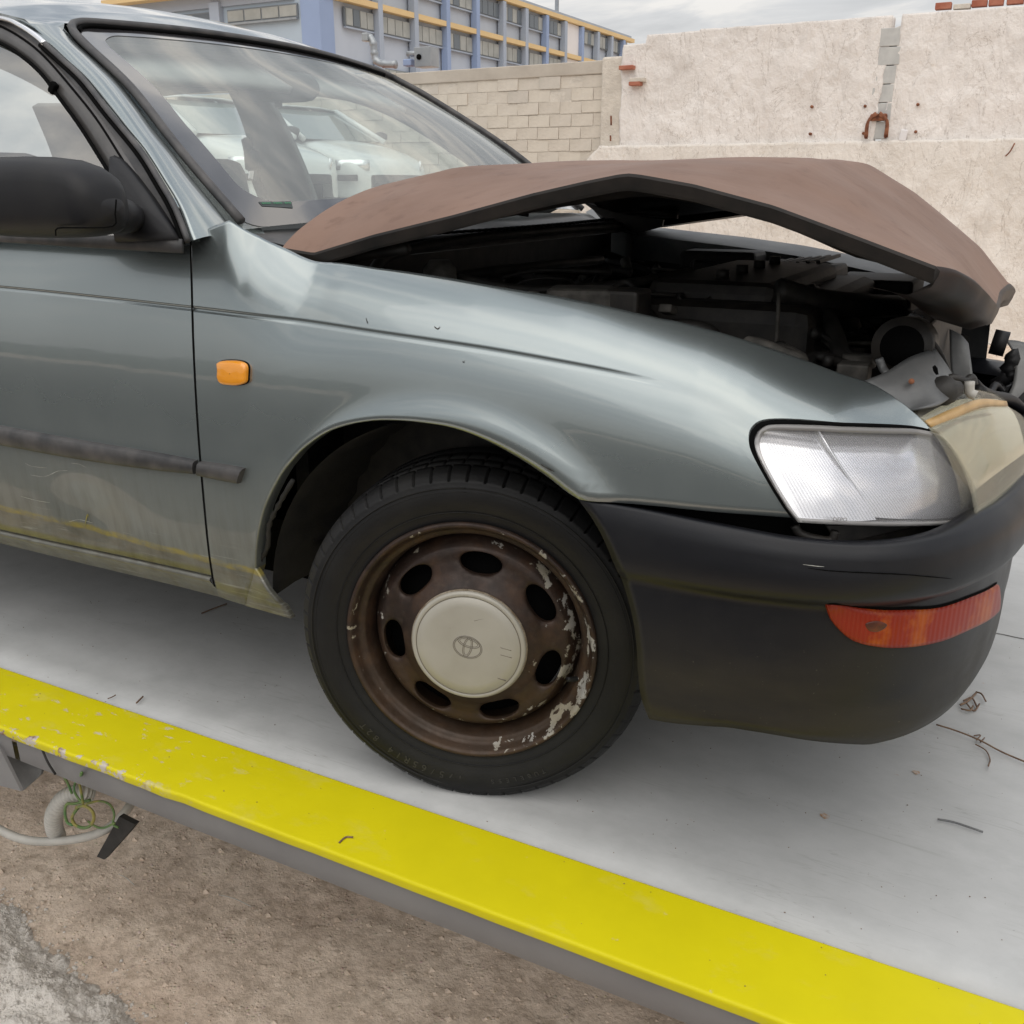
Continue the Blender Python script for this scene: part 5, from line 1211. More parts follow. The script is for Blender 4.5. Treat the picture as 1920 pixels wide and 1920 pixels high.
for k in range(46):
    x_, y_ = rg.uniform(-.36, .50), rg.uniform(-.55, .25); z_ = min(rg.uniform(.72, .83), zsx(min(x_, .6)) - .035); s_ = rg.uniform(.012, .05)
    if k % 2: box('engine_fitting', (x_, y_, z_), (s_, s_ * rg.uniform(.6, 1.6), s_ * rg.uniform(.5, 1.)), M[rg.choice(['hose', 'darkmetal', 'dustymetal'])], car, rot=Matrix.Rotation(rg.uniform(-1, 1), 3, rg.choice('XYZ')), bev=.003)
    else: V, F = tube_geo([(x_, y_, z_ - s_ * .5), (x_ + rg.uniform(-.02, .02), y_ + rg.uniform(-.02, .02), z_ + s_ * .3)], s_ * .4, 12); link('engine_fitting', V, F, M[rg.choice(['hose', 'darkmetal', 'dustymetal'])], car)
# front panel, radiator and lamp support pressings at the right
eng('radiator', (.53, .05, .62), (.05, .75, .34), 'hose', .005)
def pnl(name, pts, m_, th=.003, parent=car):
    P = [onY(a, b, y) for a, b, y in pts]; return fan(name, P, M[m_], parent, solid=th)
def smooth_panel(name, rows, m_, n=4): return net(name, [[onY(*p) for p in r_] for r_ in rows], M[m_], car, n, solid=.003)
smooth_panel('front_panel', [[(1622, 716, -.62), (1662, 700, -.60), (1706, 672, -.56), (1752, 656, -.52)], [(1650, 735, -.63), (1690, 722, -.62), (1728, 705, -.59), (1775, 690, -.54)], [(1700, 766, -.64), (1716, 758, -.635), (1750, 738, -.61), (1788, 716, -.55)], [(1706, 772, -.645), (1738, 766, -.65), (1765, 758, -.62), (1795, 735, -.56)]], 'greysteel')
V = [onY(a, b, -.585) for a, b in [(1748, 688), (1753, 684), (1758, 690), (1760, 702), (1755, 703), (1750, 696)]]; fan('panel_slot', V, M['black'], car)
V, F = tube_geo([onY(1709, 715, -.632), onY(1709, 715, -.62)], .004, 10); link('panel_hole', V, F, M['rust'], car)
V, F = tube_geo([onY(1690, 650, -.53), onY(1705, 645, -.45)], .042, 28); o = link('horn', V, F, M['darkmetal'], car)
V, F = tube_geo([onY(1690, 650, -.535), onY(1692, 650, -.528)], .030, 28); link('horn_face', V, F, M['black'], o)
tube('white_tube', [onY(1648, 672, -.56), onY(1655, 690, -.56), onY(1664, 702, -.57)], .006, M['greysteel'], car, 8, 3)
smooth_panel('support_arch', [[(1655, 640, -.50), (1690, 618, -.50), (1735, 625, -.50), (1765, 655, -.50), (1790, 710, -.52)], [(1658, 650, -.50), (1692, 632, -.5), (1730, 640, -.5), (1755, 668, -.5), (1778, 705, -.52)]], 'darkmetal')
tube('silver_duct', [onY(1704, 598, -.40), onY(1722, 604, -.40), onY(1738, 622, -.40)], .011, M['reflector'], car, 8, 3, rfun=lambda i: .010 + .003 * (i % 2))
tube('bulb_holder', [onY(1745, 735, -.58), onY(1775, 732, -.58), onY(1800, 728, -.57)], .020, M['hose'], car, 12, 3, rfun=lambda i: [.016, .019, .021, .021, .018, .012, .010, .010, .010][min(i, 8)])
tube('bulb_socket_ring', [onY(1744, 745, -.585), onY(1747, 728, -.585), onY(1756, 717, -.585)], .006, M['dustymetal'], car, 8, 3)
tube('wiring', [onY(1760, 720, -.56), onY(1785, 708, -.55), onY(1810, 715, -.54), onY(1822, 708, -.53), onY(1826, 722, -.53)], .006, M['darkmetal'], car, 8, 4)
tube('adjuster', [onY(1818, 715, -.55), onY(1818, 735, -.55), onY(1830, 742, -.55)], .007, M['conduit'], car, 8, 3)
smooth_panel('lamp_housing', [[(1780, 618, .05), (1800, 628, .05), (1814, 645, .05)], [(1782, 680, .02), (1802, 685, .02), (1822, 690, .02)], [(1790, 740, 0.), (1808, 745, 0.), (1828, 735, 0.)]], 'greysteel')
smooth_panel('grille_frame', [[(1885, 638, .42), (1910, 640, .42), (1945, 650, .42)], [(1902, 670, .40), (1925, 680, .40), (1950, 690, .40)], [(1900, 715, .38), (1925, 725, .38), (1950, 730, .38)], [(1888, 745, .36), (1915, 765, .36), (1950, 790, .36)]], 'greysteel')
V, F = tube_geo([onY(1860, 640, .42), onY(1888, 646, .42)], .028, 16); link('broken_lamp_pod', V, F, M['mirror'], car)
pnl('pod_bracket', [(1853, 643, .42), (1862, 650, .42), (1868, 668, .42), (1872, 655, .42)], 'mirror')
tube('front_bracket', [onY(1892, 660, .40), onY(1900, 672, .40), onY(1890, 690, .40), onY(1896, 705, .40), onY(1876, 712, .40), onY(1872, 728, .40), onY(1890, 735, .40)], .012, M['mirror'], car, 7, 3, rfun=lambda i: .010 + .009 * abs(math.sin(i * 1.3)))
tube('crossbar', [onY(1828, 716, .1), onY(1840, 728, .15), onY(1856, 736, .2), onY(1866, 722, .25), onY(1878, 735, .3)], .008, M['mirror'], car, 7, 3)
tube('crossbar', [onY(1832, 733, -.1), onY(1862, 745, 0), onY(1900, 755, .1), onY(1940, 800, .2)], .013, M['mirror'], car, 8, 4)

# ---------------- crumpled bonnet
epx = [(588, 474), (615, 466), (700, 440), (850, 403), (1000, 362), (1100, 339), (1160, 327), (1180, 325), (1205, 328), (1300, 345), (1450, 385), (1600, 440), (1700, 478), (1755, 499)]
EY = -.715
ed = np.array([onY(a, b, EY) for a, b in epx]); ed = np.r_[[onY(548, 462, EY + .03)], ed]
ed = ed[np.argsort(ed[:, 0])]
def e_z(x): return np.interp(x, ed[:, 0], ed[:, 2])
def c_z(x): return np.interp(x, [-.55, -.42, -.30, -.1, .1, .20, .30, .348, .435, .497, .577, .64], [.985, 1.012, 1.036, 1.045, 1.047, 1.050, 1.050, 1.044, .994, .949, .888, .815])
def f_z(x): return np.interp(x, [-.44, -.258, 0, .18, .26, .34, .423, .531, .62, .66], [.895, .918, .955, .985, .99, .962, .918, .835, .742, .70])
def xr(y): return np.interp(abs(y), [0, .45, .6, .66, .70, .75], [-.44, -.44, -.445, -.445, -.44, -.43])         # rear edge
def xf(y): return float(np.interp(abs(y), [0, .3, .45, .55, .62, .68, .715], [.636, .645, .646, .640, .628, .608, .588]))
def bz(x, y):
    t = 1 - abs(y) / .715
    k = np.interp(x, [-.45, -.1, .25, .6], [.55, .6, .8, .85]); g = 1 - (1 - min(max(t / k, 0), 1)) ** 2.0
    ez = e_z(min(x, .60)) if y < 0 else f_z(x)
    if y < 0 and x > .5: ez = max(ez, ez)
    z = ez + (c_z(x) - ez) * g
    return z + .0025 * fbm(x * 4, y * 4, 2, 3) * min(t / .1, 1)
ny, nxh = 60, 120
us = np.linspace(0, 1, nxh); ysb = np.sin(np.linspace(-math.pi / 2, math.pi / 2, ny)) * .715
xs_edge = None
Ph = []
for y in ysb:
    row = []
    for u in us:
        x = xr(y) + (xf(y) - xr(y)) * u; row.append((x, y, bz(x, y)))
    Ph.append(row)
Ph = np.array(Ph)
# rear near corner curls down to the wing
bonnet = grid('bonnet', Ph, M['primer'], car)
# flanges: near edge fold, far edge, front lip
def offs(row, d): return np.array(row) + np.array(d)
near = Ph[0]; P = [near, offs(near, (0, -.002, -.004)), offs(near, (0, .001, -.019)), offs(near, (0, .003, -.0225)), offs(near, (0, .03, -.020))]
grid('edge_fold', P, M['under'], bonnet, smooth=False)
far = Ph[-1]; P = [far, offs(far, (0, .002, -.006)), offs(far, (0, -.004, -.028)), offs(far, (0, -.04, -.024))]; grid('edge_fold', P, M['under'], bonnet, smooth=False)
fr = Ph[:, -1]; yy_ = ysb
P = [fr, offs(fr, (.006, 0, -.006)), np.array([(p[0] + .004, p[1], p[2] - .012 + .003 * math.sin(p[1] * 55 + 1)) for p in fr]), np.array([(p[0] - .002, p[1] * .998, p[2] - .026 - .006 * (1 - (p[1] / .7) ** 2)) for p in fr]), np.array([(p[0] - .03, p[1] * .99, p[2] - .038 + .004 * math.sin(p[1] * 40)) for p in fr]), np.array([(p[0] - .08, p[1] * .98, p[2] - .030) for p in fr])]
grid('front_lip', P, mottled('worn_bonnet_lip', (.005, .004, .004), (.028, .016, .012), .5, 18, spec=.3), bonnet)
rr_ = Ph[:, 0]; P = [rr_, offs(rr_, (-.004, 0, -.008)), offs(rr_, (.03, 0, -.018))]; grid('rear_lip', P, M['under'], bonnet)
fe = [near[-1], near[-1] + np.array([0, -.002, -.004]), near[-1] + np.array([0, .001, -.019]), near[-1] + np.array([0, .003, -.0225]), near[-1] + np.array([0, .03, -.020])]
le = [fr[0], fr[0] + np.array([.006, 0, -.006]), fr[0] + np.array([.005, 0, -.012]), np.array([fr[0][0] - .002, fr[0][1] * .998, fr[0][2] - .026]), np.array([fr[0][0] - .03, fr[0][1] * .99, fr[0][2] - .038])]
grid('fold_corner', [fe, le], M['under'], bonnet)
# inner panel with stiffening ribs
Pi = Ph[2:-2:2, 2:-2:3].copy(); dn = np.zeros(Pi.shape[:2])
for i in range(Pi.shape[0]):
    for j in range(Pi.shape[1]):
        u = j / (Pi.shape[1] - 1); v = i / (Pi.shape[0] - 1); e_ = min(u, 1 - u, v, 1 - v)
        rib = abs(v - .5) < .03 or abs(u - .45) < .03 or abs(abs(v - .5) - abs(u - .5) * .8) < .035
        dn[i, j] = .013 + (.026 + (-.014 if (e_ > .12 and not rib) else .0)) * min(1, e_ / .12)
Pi[..., 2] -= dn; grid('inner_panel', Pi, M['under'], bonnet)
# hinge and its bracket at the far side
pnl('bonnet_hinge', [(1095, 380, .55), (1160, 400, .55), (1245, 412, .55), (1242, 425, .55), (1195, 438, .55), (1150, 420, .55)], 'under', .01)
tube('hinge_arm', [(-.42, .62, .90), (-.34, .62, .93), (-.2, .62, .925)], .012, M['under'], car, 6, 4)
tube('hinge_arm', [(-.42, -.64, .86), (-.34, -.65, .885), (-.22, -.66, .905)], .010, M['darkmetal'], car, 6, 4)

# ---------------- greenhouse
GH = bpy.data.objects.new
# windscreen surface
TLc, TRc, BLc, BRc = np.array([-1.075, -.555, 1.304]), np.array([-1.085, .565, 1.300]), np.array([-.535, -.695, .930]), np.array([-.520, .70, .930])
_ln = TLc - BLc; _nr = np.cross(_ln, np.array([.6, 1, 0]))
_ne = np.array([onP(a, b, BLc, _nr) for a, b in [(452, 424), (386, 360), (328, 296), (286, 250), (240, 186), (189, 130), (143, 80), (127, 52)]])
_nv = np.array([((p - BLc) @ _ln) / (_ln @ _ln) for p in _ne]); _nd = _ne - (BLc + _nv[:, None] * _ln)
def ws(u, v, off=0.):
    """u 0..1 from near to far side, v 0..1 bottom to top"""
    b = BLc + (BRc - BLc) * u; t = TLc + (TRc - TLc) * u; p = b + (t - b) * v
    bow = .085 * (1 - (2 * u - 1) ** 2); n = np.array([.56, 0, .83]); p = p + np.array([np.interp(v, _nv, _nd[:, k]) for k in range(3)]) * max(1 - u, 0) ** 1.5
    p = p + np.array([bow * (.9 - .3 * v), 0, bow * .22]) + n * (.022 * math.sin(math.pi * v)) + n * off
    return p
def wsgrid(name, u0, u1, v0, v1, off, material, parent=car, nu=30, nv=24, rnd=0., solid=0.):
    return grid(name, [[ws(u0 + (u1 - u0) * a, v0 + (v1 - v0) * b, off) for a in np.linspace(0, 1, nu)] for b in np.linspace(0, 1, nv)], material, parent, solid=solid)
wsc = wsgrid('windscreen', 0, 1, 0, 1, 0, M['wglass'])
# black band: rounded frame
def rrect(u0, u1, v0, v1, ru, rv, n=8):
    pts = []
    for cu, cv, a0 in [(u1 - ru, v0 + rv, -90), (u1 - ru, v1 - rv, 0), (u0 + ru, v1 - rv, 90), (u0 + ru, v0 + rv, 180)]:
        for k in range(n + 1): a = R(a0 + 90 * k / n); pts.append((cu + ru * math.cos(a), cv + rv * math.sin(a)))
    return pts
def dense(loop, m=4):
    L = loop + [loop[0]]; out = []
    for i in range(len(loop)):
        k = max(1, int(np.hypot(L[i + 1][0] - L[i][0], L[i + 1][1] - L[i][1]) / .04))
        for j in range(k): out.append((L[i][0] + (L[i + 1][0] - L[i][0]) * j / k, L[i][1] + (L[i + 1][1] - L[i][1]) * j / k))
    return out
lo_ = dense(rrect(0.0, 1.0, 0.0, 1.0, .035, .07)); li_ = rrect(.042, .965, .085, .945, .05, .09)
def ringmatch(a, b):     # match each outer point with nearest-angle point on densely sampled inner loop
    bd = np.array(dense(b)); ba = np.arctan2(bd[:, 1] - .5, bd[:, 0] - .5); out = []
    for p in a:
        an = math.atan2(p[1] - .5, p[0] - .5); k = int(np.argmin(np.abs(np.angle(np.exp(1j * (ba - an)))))); out.append(tuple(bd[k]))
    return out
lim = ringmatch(lo_, li_)
grid('black_band', [[ws(u, v, .0012) for u, v in lo_], [ws((a[0] + b[0]) / 2, (a[1] + b[1]) / 2, .0012) for a, b in zip(lo_, lim)], [ws(u, v, .0012) for u, v in lim]], M['frit'], wsc, closed=True)
# rubber trim round the glass (near side, top, far side)
trim = [ws(u, v, .006) for u, v in [(0, .02), (-.004, .3), (-.004, .6), (-.003, .85), (.0, .95), (.02, 1.0), (.08, 1.012), (.3, 1.012), (.6, 1.012), (.9, 1.012), (.98, 1.0), (1.0, .95), (1.003, .8), (1.003, .4), (1.0, .0)]]
tube('windscreen_trim', trim, .0085, M['rubber_trim'], wsc, 8, 6)
t2 = [ws(u, v, .004) for u, v in [(.01, .95), (.03, .985), (.1, .992), (.4, .992), (.7, .992), (.95, .99)]]; tube('upper_seal', t2, .005, M['black'], wsc, 6, 6)
stp = [onP(a, b, ws(.2, .1, .002), (.56, 0, .83)) for a, b in [(485, 379), (546, 382), (547, 391), (489, 390)]]
stp = [np.array(p) + np.array([.0, 0, 0]) for p in stp]
def ws_at(px, py, off=.003):
    best = None
    for u in np.linspace(0, 1, 80):
        for v in np.linspace(0, 1, 60):
            p = ws(u, v) - CAM; k = p @ _f; X_ = 960 + FPX * (p @ _r) / k; Y_ = 960 - FPX * (p @ _u) / k; d_ = (X_ - px) ** 2 + (Y_ - py) ** 2
            if best is None or d_ < best[0]: best = (d_, u, v)
    u0, v0 = best[1:]
    for _ in range(3):
        for du in (-.006, 0, .006):
            for dv in (-.008, 0, .008):
                u, v = u0 + du, v0 + dv; p = ws(u, v) - CAM; k = p @ _f; d_ = (960 + FPX * (p @ _r) / k - px) ** 2 + (960 - FPX * (p @ _u) / k - py) ** 2
                if d_ < best[0]: best = (d_, u, v)
        u0, v0 = best[1:]
    return best[1], best[2]
q_ = [ws_at(a, b) for a, b in [(485, 379), (546, 382), (547, 392), (489, 390)]]
stk = fan('windscreen_sticker', [ws(u, v, .002) for u, v in q_], M['sticker'], wsc)
geo = []
for k in range(13):
    if k in (4, 9): continue
    a = .06 + k * .068; c_ = [np.array(q_[0]) + (np.array(q_[1]) - np.array(q_[0])) * (a + d) for d in (0, .045)]; dn_ = (np.array(q_[3]) - np.array(q_[0]))
    V = [ws(*(c_[0] + dn_ * .30), .003), ws(*(c_[1] + dn_ * .30), .003), ws(*(c_[1] + dn_ * (.62 - .1 * (k % 2))), .003), ws(*(c_[0] + dn_ * .62), .003)]; geo.append((V, [(0, 1, 2, 3)]))
tag(joined('green_print', geo, M['stickertext'], stk), kind='stuff')
# A-pillar (near) : between window frame and windscreen
pin = [(424, 410), (385, 372), (338, 320), (290, 262), (250, 214), (215, 167), (180, 122), (150, 84), (126, 58), (113, 46)]
pout = [(358, 452), (336, 388), (304, 333), (270, 280), (238, 242), (210, 207), (160, 147), (122, 113), (86, 80), (50, 55)]
inner = np.array([onP(a, b, ws(0, .5, .004), np.cross(ws(0, 1) - ws(0, 0), np.array([.35, -1, .25]) * 0 + np.array([0, 1, 0]))) if False else None for a, b in pin]) if False else None
def near_ws_edge(px, py):      # point on the windscreen's near edge line region
    ln = TLc - BLc; nrm = np.cross(ln, np.array([.6, 1, 0])); return onP(px, py, BLc, nrm)
Ain = np.array([ws(-.012, v, .002) for v in np.linspace(-.03, .97, 10)]); Aout = np.array([onSide(a, b) for a, b in pout])
nA = 40; Ai, Ao = spline(list(Ain), 5), spline(list(Aout), 5)
rows_ = []
for v in np.linspace(0, 1, 9):
    m_ = Ao + (Ai - Ao) * v; bul = math.sin(math.pi * v) * .012; rows_.append(m_ + np.array([.35, -.75, .55]) * bul)
In2 = spline([ws(.03, v, -.006) for v in np.linspace(-.03, .97, 10)], 5)
rows_ = [Ao + np.array([0, .02, -.002])] + rows_ + [Ai + np.array([-.003, .004, -.006]), In2]
grid('windscreen_pillar', rows_, M['paint'], car)
# roof
def roof_pt(x, v):
    # v -1..1 across; near edge follows the side plane
    yE = np.interp(x, [-2.6, -1.6, -1.3, -1.15, -1.06], [.60, .60, .605, .59, .56]); y = yE * v
    zc_ = np.interp(x, [-2.6, -2.0, -1.6, -1.3, -1.12, -.98], [1.462, 1.480, 1.452, 1.408, 1.365, 1.325]) 
    zE = np.interp(x, [-2.6, -1.6, -1.3, -1.06], [1.34, 1.352, 1.335, 1.300])
    return (x, y, zE + (zc_ - zE) * (1 - abs(v) ** 2.3))
Pr = []
for x_ in np.r_[np.linspace(-2.6, -1.3, 14), np.linspace(-1.25, -1.0, 12)]:
    row = []
    for v in np.linspace(-1, 1, 31):
        xf_ = ws((v + 1) / 2, 1.0)[0] - .004
        t_ = (x_ + 2.6) / 1.6; x = -2.6 + (xf_ + 2.6) * t_; row.append(roof_pt(x, v))
    Pr.append(row)
Pr = np.array(Pr)
for j in range(31):
    e_ = ws(j / 30, 1.0, .004)
    for i in range(-5, 0): Pr[i, j] = Pr[i, j] * (1 - (i + 6) / 5 * 1.) + (e_ + (Pr[i, j] - Pr[-1, j])) * ((i + 6) / 5)
roof = grid('roof', Pr, M['paint'], car)
pt_ = np.array([rows_[k][-1] for k in range(1, 10)]); pe_ = np.array([r_[-4] for r_ in rows_[1:10]])
cr = resample(np.array([onSide(40, 45), onSide(20, 36), Pr[18, 0], Pr[22, 0], Pr[-1, 0]]), 9)
grid('roof_corner', [pe_ + np.array([0, .002, -.001]), pt_ + np.array([0, .001, 0]), (pt_ + cr) / 2 + np.array([0, 0, .004]), cr + np.array([0, 0, .001])], M['paint'], car)
# near roof rail between the roof and the door frame
ro = np.array([onSide(a, b) for a, b in [(-160, 8), (-60, 14), (0, 28), (40, 45)]]); ri = Pr[:22, 0]
ri = resample(ri, 12); ro_ = resample(np.array([onSide(a, b) for a, b in [(-420, 20), (-200, 5), (-60, 12), (0, 28), (40, 45), (80, 66)]]), 12)
grid('roof_rail', [ro_ + np.array([0, .01, -.01]), ro_, (ro_ + ri) / 2 + np.array([0, -.015, .012]), ri], M['paint'], car)
# gutter with bright strip
gpx = [(-300, 10), (-120, 12), (0, 33), (38, 48), (68, 68), (84, 82)]
tube('bright_gutter_strip', [onSide(a, b, .004) for a, b in gpx], .006, M['chrome'], car, 8, 6)
gp2 = [(84, 82), (118, 113), (157, 150), (205, 211), (264, 283), (298, 337), (329, 392), (352, 452)]
tube('pillar_gutter', [onSide(a, b, .003) for a, b in gp2], .0055, M['rubber_trim'], car, 8, 6)
tube('pillar_gutter', [onSide(a - 9, b + 3, .002) for a, b in gp2], .004, M['black'], car, 8, 6)
# door window frame (dark grey band)
fo = [(-200, 14), (-60, 24), (0, 42), (50, 70), (90, 104), (140, 160), (190, 222), (240, 300), (285, 372), (330, 450)]
fi = [(-200, 60), (-60, 62), (0, 80), (45, 108), (80, 140), (110, 180), (150, 235), (190, 298), (235, 372), (280, 450)]
FO = spline([onSide(a, b, -.002) for a, b in fo], 6); FI = spline([onSide(a, b, -.004) for a, b in fi], 6)
frm = grid('window_frame', [FO + np.array([0, .01, 0]), FO, (FO + FI) / 2 + np.array([0, -.002, .001]), FI, FI + np.array([0, .014, -.004])], mottled('dusty_frame', (.05, .046, .044), (.085, .08, .076), .45, 14, coat=.2), car)
tube('window_channel', FI + np.array([0, -.002, 0]), .0035, M['black'], frm, 6)
tube('frame_groove', (FO * .82 + FI * .18) + np.array([0, -.002, .001]), .0022, M['black'], frm, 6)
cl = onSide(100, 165, .002); box('window_clip', cl, (.014, .012, .022), M['black'], frm, rot=Matrix.Rotation(.7, 3, 'Y'), bev=.003)
fj = resample(FO[12:], 46); gj = resample(spline([onSide(a, b, -.002) for a, b in [(-60, 12), (0, 33), (38, 48), (68, 68)] + gp2], 5), 46); fj = resample(spline([onSide(a, b, -.003) for a, b in fo], 5)[5:], 46)
grid('frame_return', [fj, (fj + gj) / 2 + np.array([0, .003, 0]), gj], M['rubber_trim'], car)
# near side glass
gpt = [(-260, 62), (-60, 62), (0, 80), (45, 108), (80, 140), (110, 180), (150, 235), (190, 298), (235, 372), (280, 450), (100, 455), (-260, 455)]
fan('door_glass', [onSide(a, b, -.012) for a, b in gpt], M['sglass'], car)
# belt seal
bs_ = [onSide(a, b, .004) for a, b in [(-200, 424), (0, 431), (150, 439), (345, 449)]]; bs2 = [p + np.array([0, -.004, -.022]) for p in bs_]
ribbon('belt_seal', spline(bs_, 6), spline(bs2, 6), M['rubber_trim'], car, solid=.006)
# door mirror
mir = bpy.data.objects.new('door_mirror', None); COL.objects.link(mir); mir.parent = car
# triangular sail base
sail = [(206, 294), (215, 291), (228, 297), (250, 322), (280, 362), (305, 400), (334, 448), (215, 452), (212, 400), (204, 350)]
SP = [onSide(a, b, .012) for a, b in sail]; c_ = sum(SP) / len(SP)
P = [[p + np.array([0, .016, -.01]) for p in SP], SP, [c_ + (p - c_) * .88 + np.array([0, -.006, .003]) for p in SP], [c_ + (p - c_) * .4 + np.array([0, -.008, .004]) for p in SP], [c_ + (p - c_) * .01 + np.array([0, -.009, .004]) for p in SP]]
grid('mirror_sail', P, M['mirror'], mir, closed=True)
# swelling arm
ap = [onSide(268, 412, .0), onSide(245, 408, .02), onY(226, 404, -.90), onY(200, 402, -.93)]
tube('mirror_arm', ap, .03, M['mirror'], mir, 16, 5, rfun=lambda i: [.018, .022, .026, .028, .029, .030][min(i // 3, 5)])
# housing : loft of rounded sections along the mirror's width (image left-right)
outline = [(215, 372, 418), (210, 350, 431), (196, 326, 439), (176, 309, 443), (150, 299, 445), (110, 294, 446), (60, 293, 445), (20, 294, 443), (-20, 300, 438), (-60, 316, 430), (-80, 345, 410)]
secs = []
for px, yt, yb in outline:
    a_ = onY(px, yt, -.955); b_ = onY(px, yb, -.955); c0 = (a_ + b_) / 2; hh = (a_[2] - b_[2]) / 2; dep = .048 * min(1, (hh / .045)) + .006
    ring = []
    for k in range(28):
        t = 2 * math.pi * k / 28; ct, st_ = math.cos(t), math.sin(t)
        ring.append(c0 + np.array([.35 * dep * 0, -dep * math.copysign(abs(st_) ** .75, st_) * (1.0 if st_ > 0 else .8), hh * math.copysign(abs(ct) ** .62, ct)]))
    secs.append(ring)
hs = grid('mirror_housing', secs, M['mirror'], mir, closed=True)
cap_ = secs[0]; c0 = sum(cap_) / 28; grid('housing_end', [cap_, [c0 + (p - c0) * .6 + np.array([.006, 0, 0]) for p in cap_], [c0 + np.array([.008, 0, 0]) for p in cap_]], M['mirror'], hs, closed=True)
tube('housing_seam', [onY(a, b, -1.006) for a, b in [(105, 442), (108, 428), (150, 427), (212, 424), (216, 400), (218, 374)]], .0012, M['black'], hs, 5, 3)
box('mirror_face', onY(100, 368, -.955) + np.array([-.0, .0, 0]), (.01, .01, .01), M['black'], mir)
P = [[onSide(0, 0, 0) * 0 + np.array([x, -(.825 - .52 * (z - .915)) + .004, z]) for z in np.linspace(.90, 1.345, 8)] for x in (-1.50, -1.56, -1.66)]
grid('centre_pillar', P, M['rubber_trim'], car)
fan('door_glass', [np.array([x, -(.825 - .52 * (z - .915)) + .012, z]) for x, z in [(-1.66, .92), (-1.66, 1.33), (-2.1, 1.33), (-2.35, 1.22), (-2.5, .94)]], M['sglass'], car)
# ---------------- interior and far side
box('dashboard', (-.78, 0, .87), (.34, 1.30, .10), M['dash'], car, bev=.03)
box('interior_floor', (-1.6, 0, .45), (2.0, 1.45, .1), M['black'], car)
box('door_panel', (-1.55, .80, .70), (2.3, .04, .44), M['interior'], car, bev=.01)
box('rear_shelf', (-2.6, 0, .93), (.4, 1.4, .06), M['seat'], car)
hlr = Pr[:, 0:] - np.array([0, 0, .03]); grid('headlining', hlr, M['headliner'], car)
def seat(x, y):
    s = bpy.data.objects.new('front_seat', None); COL.objects.link(s); s.parent = car; s.location = (x, y, .30)
    box('seat_cushion', (.1, 0, .08), (.5, .48, .16), M['seat'], s, bev=.05)
    box('seat_back', (-.20, 0, .36), (.14, .46, .56), M['seat'], s, rot=Matrix.Rotation(-.25, 3, 'Y'), bev=.05)
    box('head_rest', (-.29, 0, .69), (.10, .26, .18), M['seat'], s, rot=Matrix.Rotation(-.2, 3, 'Y'), bev=.045)
seat(-1.33, -.36); seat(-1.33, .36)
box('rear_seat_back', (-2.3, 0, .66), (.14, 1.25, .5), M['seat'], car, rot=Matrix.Rotation(-.3, 3, 'Y'), bev=.05)
for y in (-.35, .35): box('rear_head_rest', (-2.38, y, .96), (.1, .26, .12), M['seat'], car, bev=.04)
def far(px, py, off=0.): return onSide(px, py, off, 1)
# far side frame: outline minus two window openings, built as strips
def farstrip(name, A_, B_, m_, th=.03):
    A3 = spline([far(*p, -.02) for p in A_], 5); B3 = spline([far(*p, -.02) for p in B_], 5); return ribbon(name, A3, B3, M[m_], car, solid=th)
farstrip('centre_pillar', [(428, 172), (448, 215), (466, 270), (484, 335), (494, 400), (500, 430)], [(500, 192), (528, 240), (552, 290), (575, 345), (592, 395), (600, 420)], 'interior')
farstrip('roof_rail', [(255, 188), (330, 178), (425, 171), (500, 178), (590, 178), (660, 192), (730, 218), (800, 258), (870, 305), (960, 372), (1010, 410)], [(250, 168), (330, 150), (425, 138), (520, 140), (610, 150), (690, 164), (765, 186), (840, 222), (905, 265), (985, 322), (1050, 390)], 'interior')
farstrip('rear_pillar', [(60, 200), (100, 300), (130, 420)], [(170, 200), (215, 300), (250, 420)], 'interior')
# far glass
fan('door_glass', [far(a, b, -.015) for a, b in [(500, 185), (590, 170), (690, 190), (800, 245), (880, 300), (1000, 400), (600, 440), (560, 300)]], glass('far_glass', (.80, .86, .84), 1.4, .02), car)
fan('door_glass', [far(a, b, -.015) for a, b in [(250, 185), (430, 170), (500, 430), (260, 430)]], glass('far_glass2', (.80, .86, .84), 1.4, .02), car)
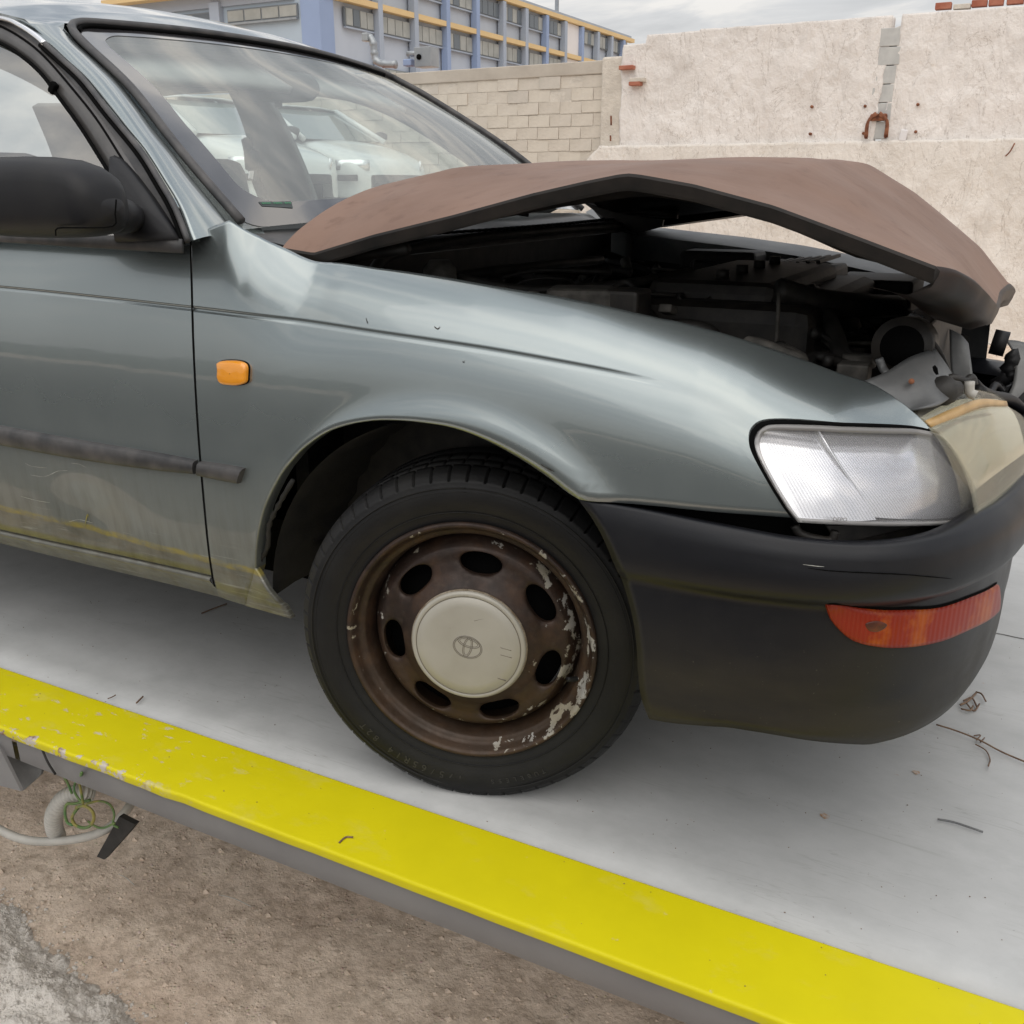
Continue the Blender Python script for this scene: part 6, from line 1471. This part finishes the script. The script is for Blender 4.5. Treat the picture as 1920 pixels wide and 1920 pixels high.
# belt: seat belt with buckle loop on the centre pillar
tube('seat_belt', [far(462, 262, -.05), far(478, 330, -.05), far(505, 400, -.06)], .018, M['seat'], car, 6, 3)
box('belt_guide', far(478, 322, -.07), (.03, .03, .06), M['chrome'], car, rot=Matrix.Rotation(.3, 3, 'Y'), bev=.006)
box('belt_anchor', far(472, 300, -.06), (.05, .03, .07), M['dash'], car, bev=.01)
# interior mirror: rounded pod just behind the top of the windscreen
imr = []
for px, yt, yb in [(446, 160, 172), (450, 148, 182), (462, 140, 190), (490, 134, 192), (530, 133, 193), (570, 136, 192), (586, 142, 188), (596, 156, 178), (597, 163, 170)]:
    a_ = onY(px, yt, .02); b_ = onY(px, yb, .02); c0 = (a_ + b_) / 2; hh = (a_[2] - b_[2]) / 2
    imr.append([c0 + np.array([.014 * math.sin(t) * min(1, hh / .015), -.01 * math.sin(t) * min(1, hh / .015), hh * math.copysign(abs(math.cos(t)) ** .7, math.cos(t))]) for t in np.linspace(0, 2 * math.pi, 20, endpoint=False)])
im = grid('interior_mirror', imr, M['interior'], car, closed=True)
box('mirror_lever', onY(522, 196, .02), (.02, .01, .014), M['dash'], im, bev=.003)
for s_, (u0, u1) in enumerate([(.08, .46), (.54, .92)]):
    P = [[ws(u, v, -.03 - .01 * s_ * 0) + np.array([-.02 - .10 * (1 - v) * 0, 0, -.008]) for u in np.linspace(u0, u1, 12)] for v in (.80, .90, .97)]; grid('sun_visor', P, M['headliner'], car, solid=.015)
# lower far body side
P = [[(x, .82, .92 if x < -.5 else .78), (x, .845, .6), (x, .82, .28)] for x in np.linspace(-2.9, .1, 30)]; grid('body_side', P, M['paint'], car)
P = [[(x, -.82, .92), (x, -.845, .6), (x, -.82, .28)] for x in np.linspace(-3.3, -1.56, 8)]; grid('rear_door', P, M['paint'], car)
fw = bpy.data.objects.new('wheel', tyre.data); COL.objects.link(fw); fw.parent = car; fw.location = (-.036, .70, .283); fw.rotation_euler = (0, 0, math.pi + STEER)
rw = bpy.data.objects.new('wheel', tyre.data); COL.objects.link(rw); rw.parent = car; rw.location = (-2.33, -.72, .283)
rw = bpy.data.objects.new('wheel', tyre.data); COL.objects.link(rw); rw.parent = car; rw.location = (-2.33, .72, .283); rw.rotation_euler = (0, 0, math.pi)
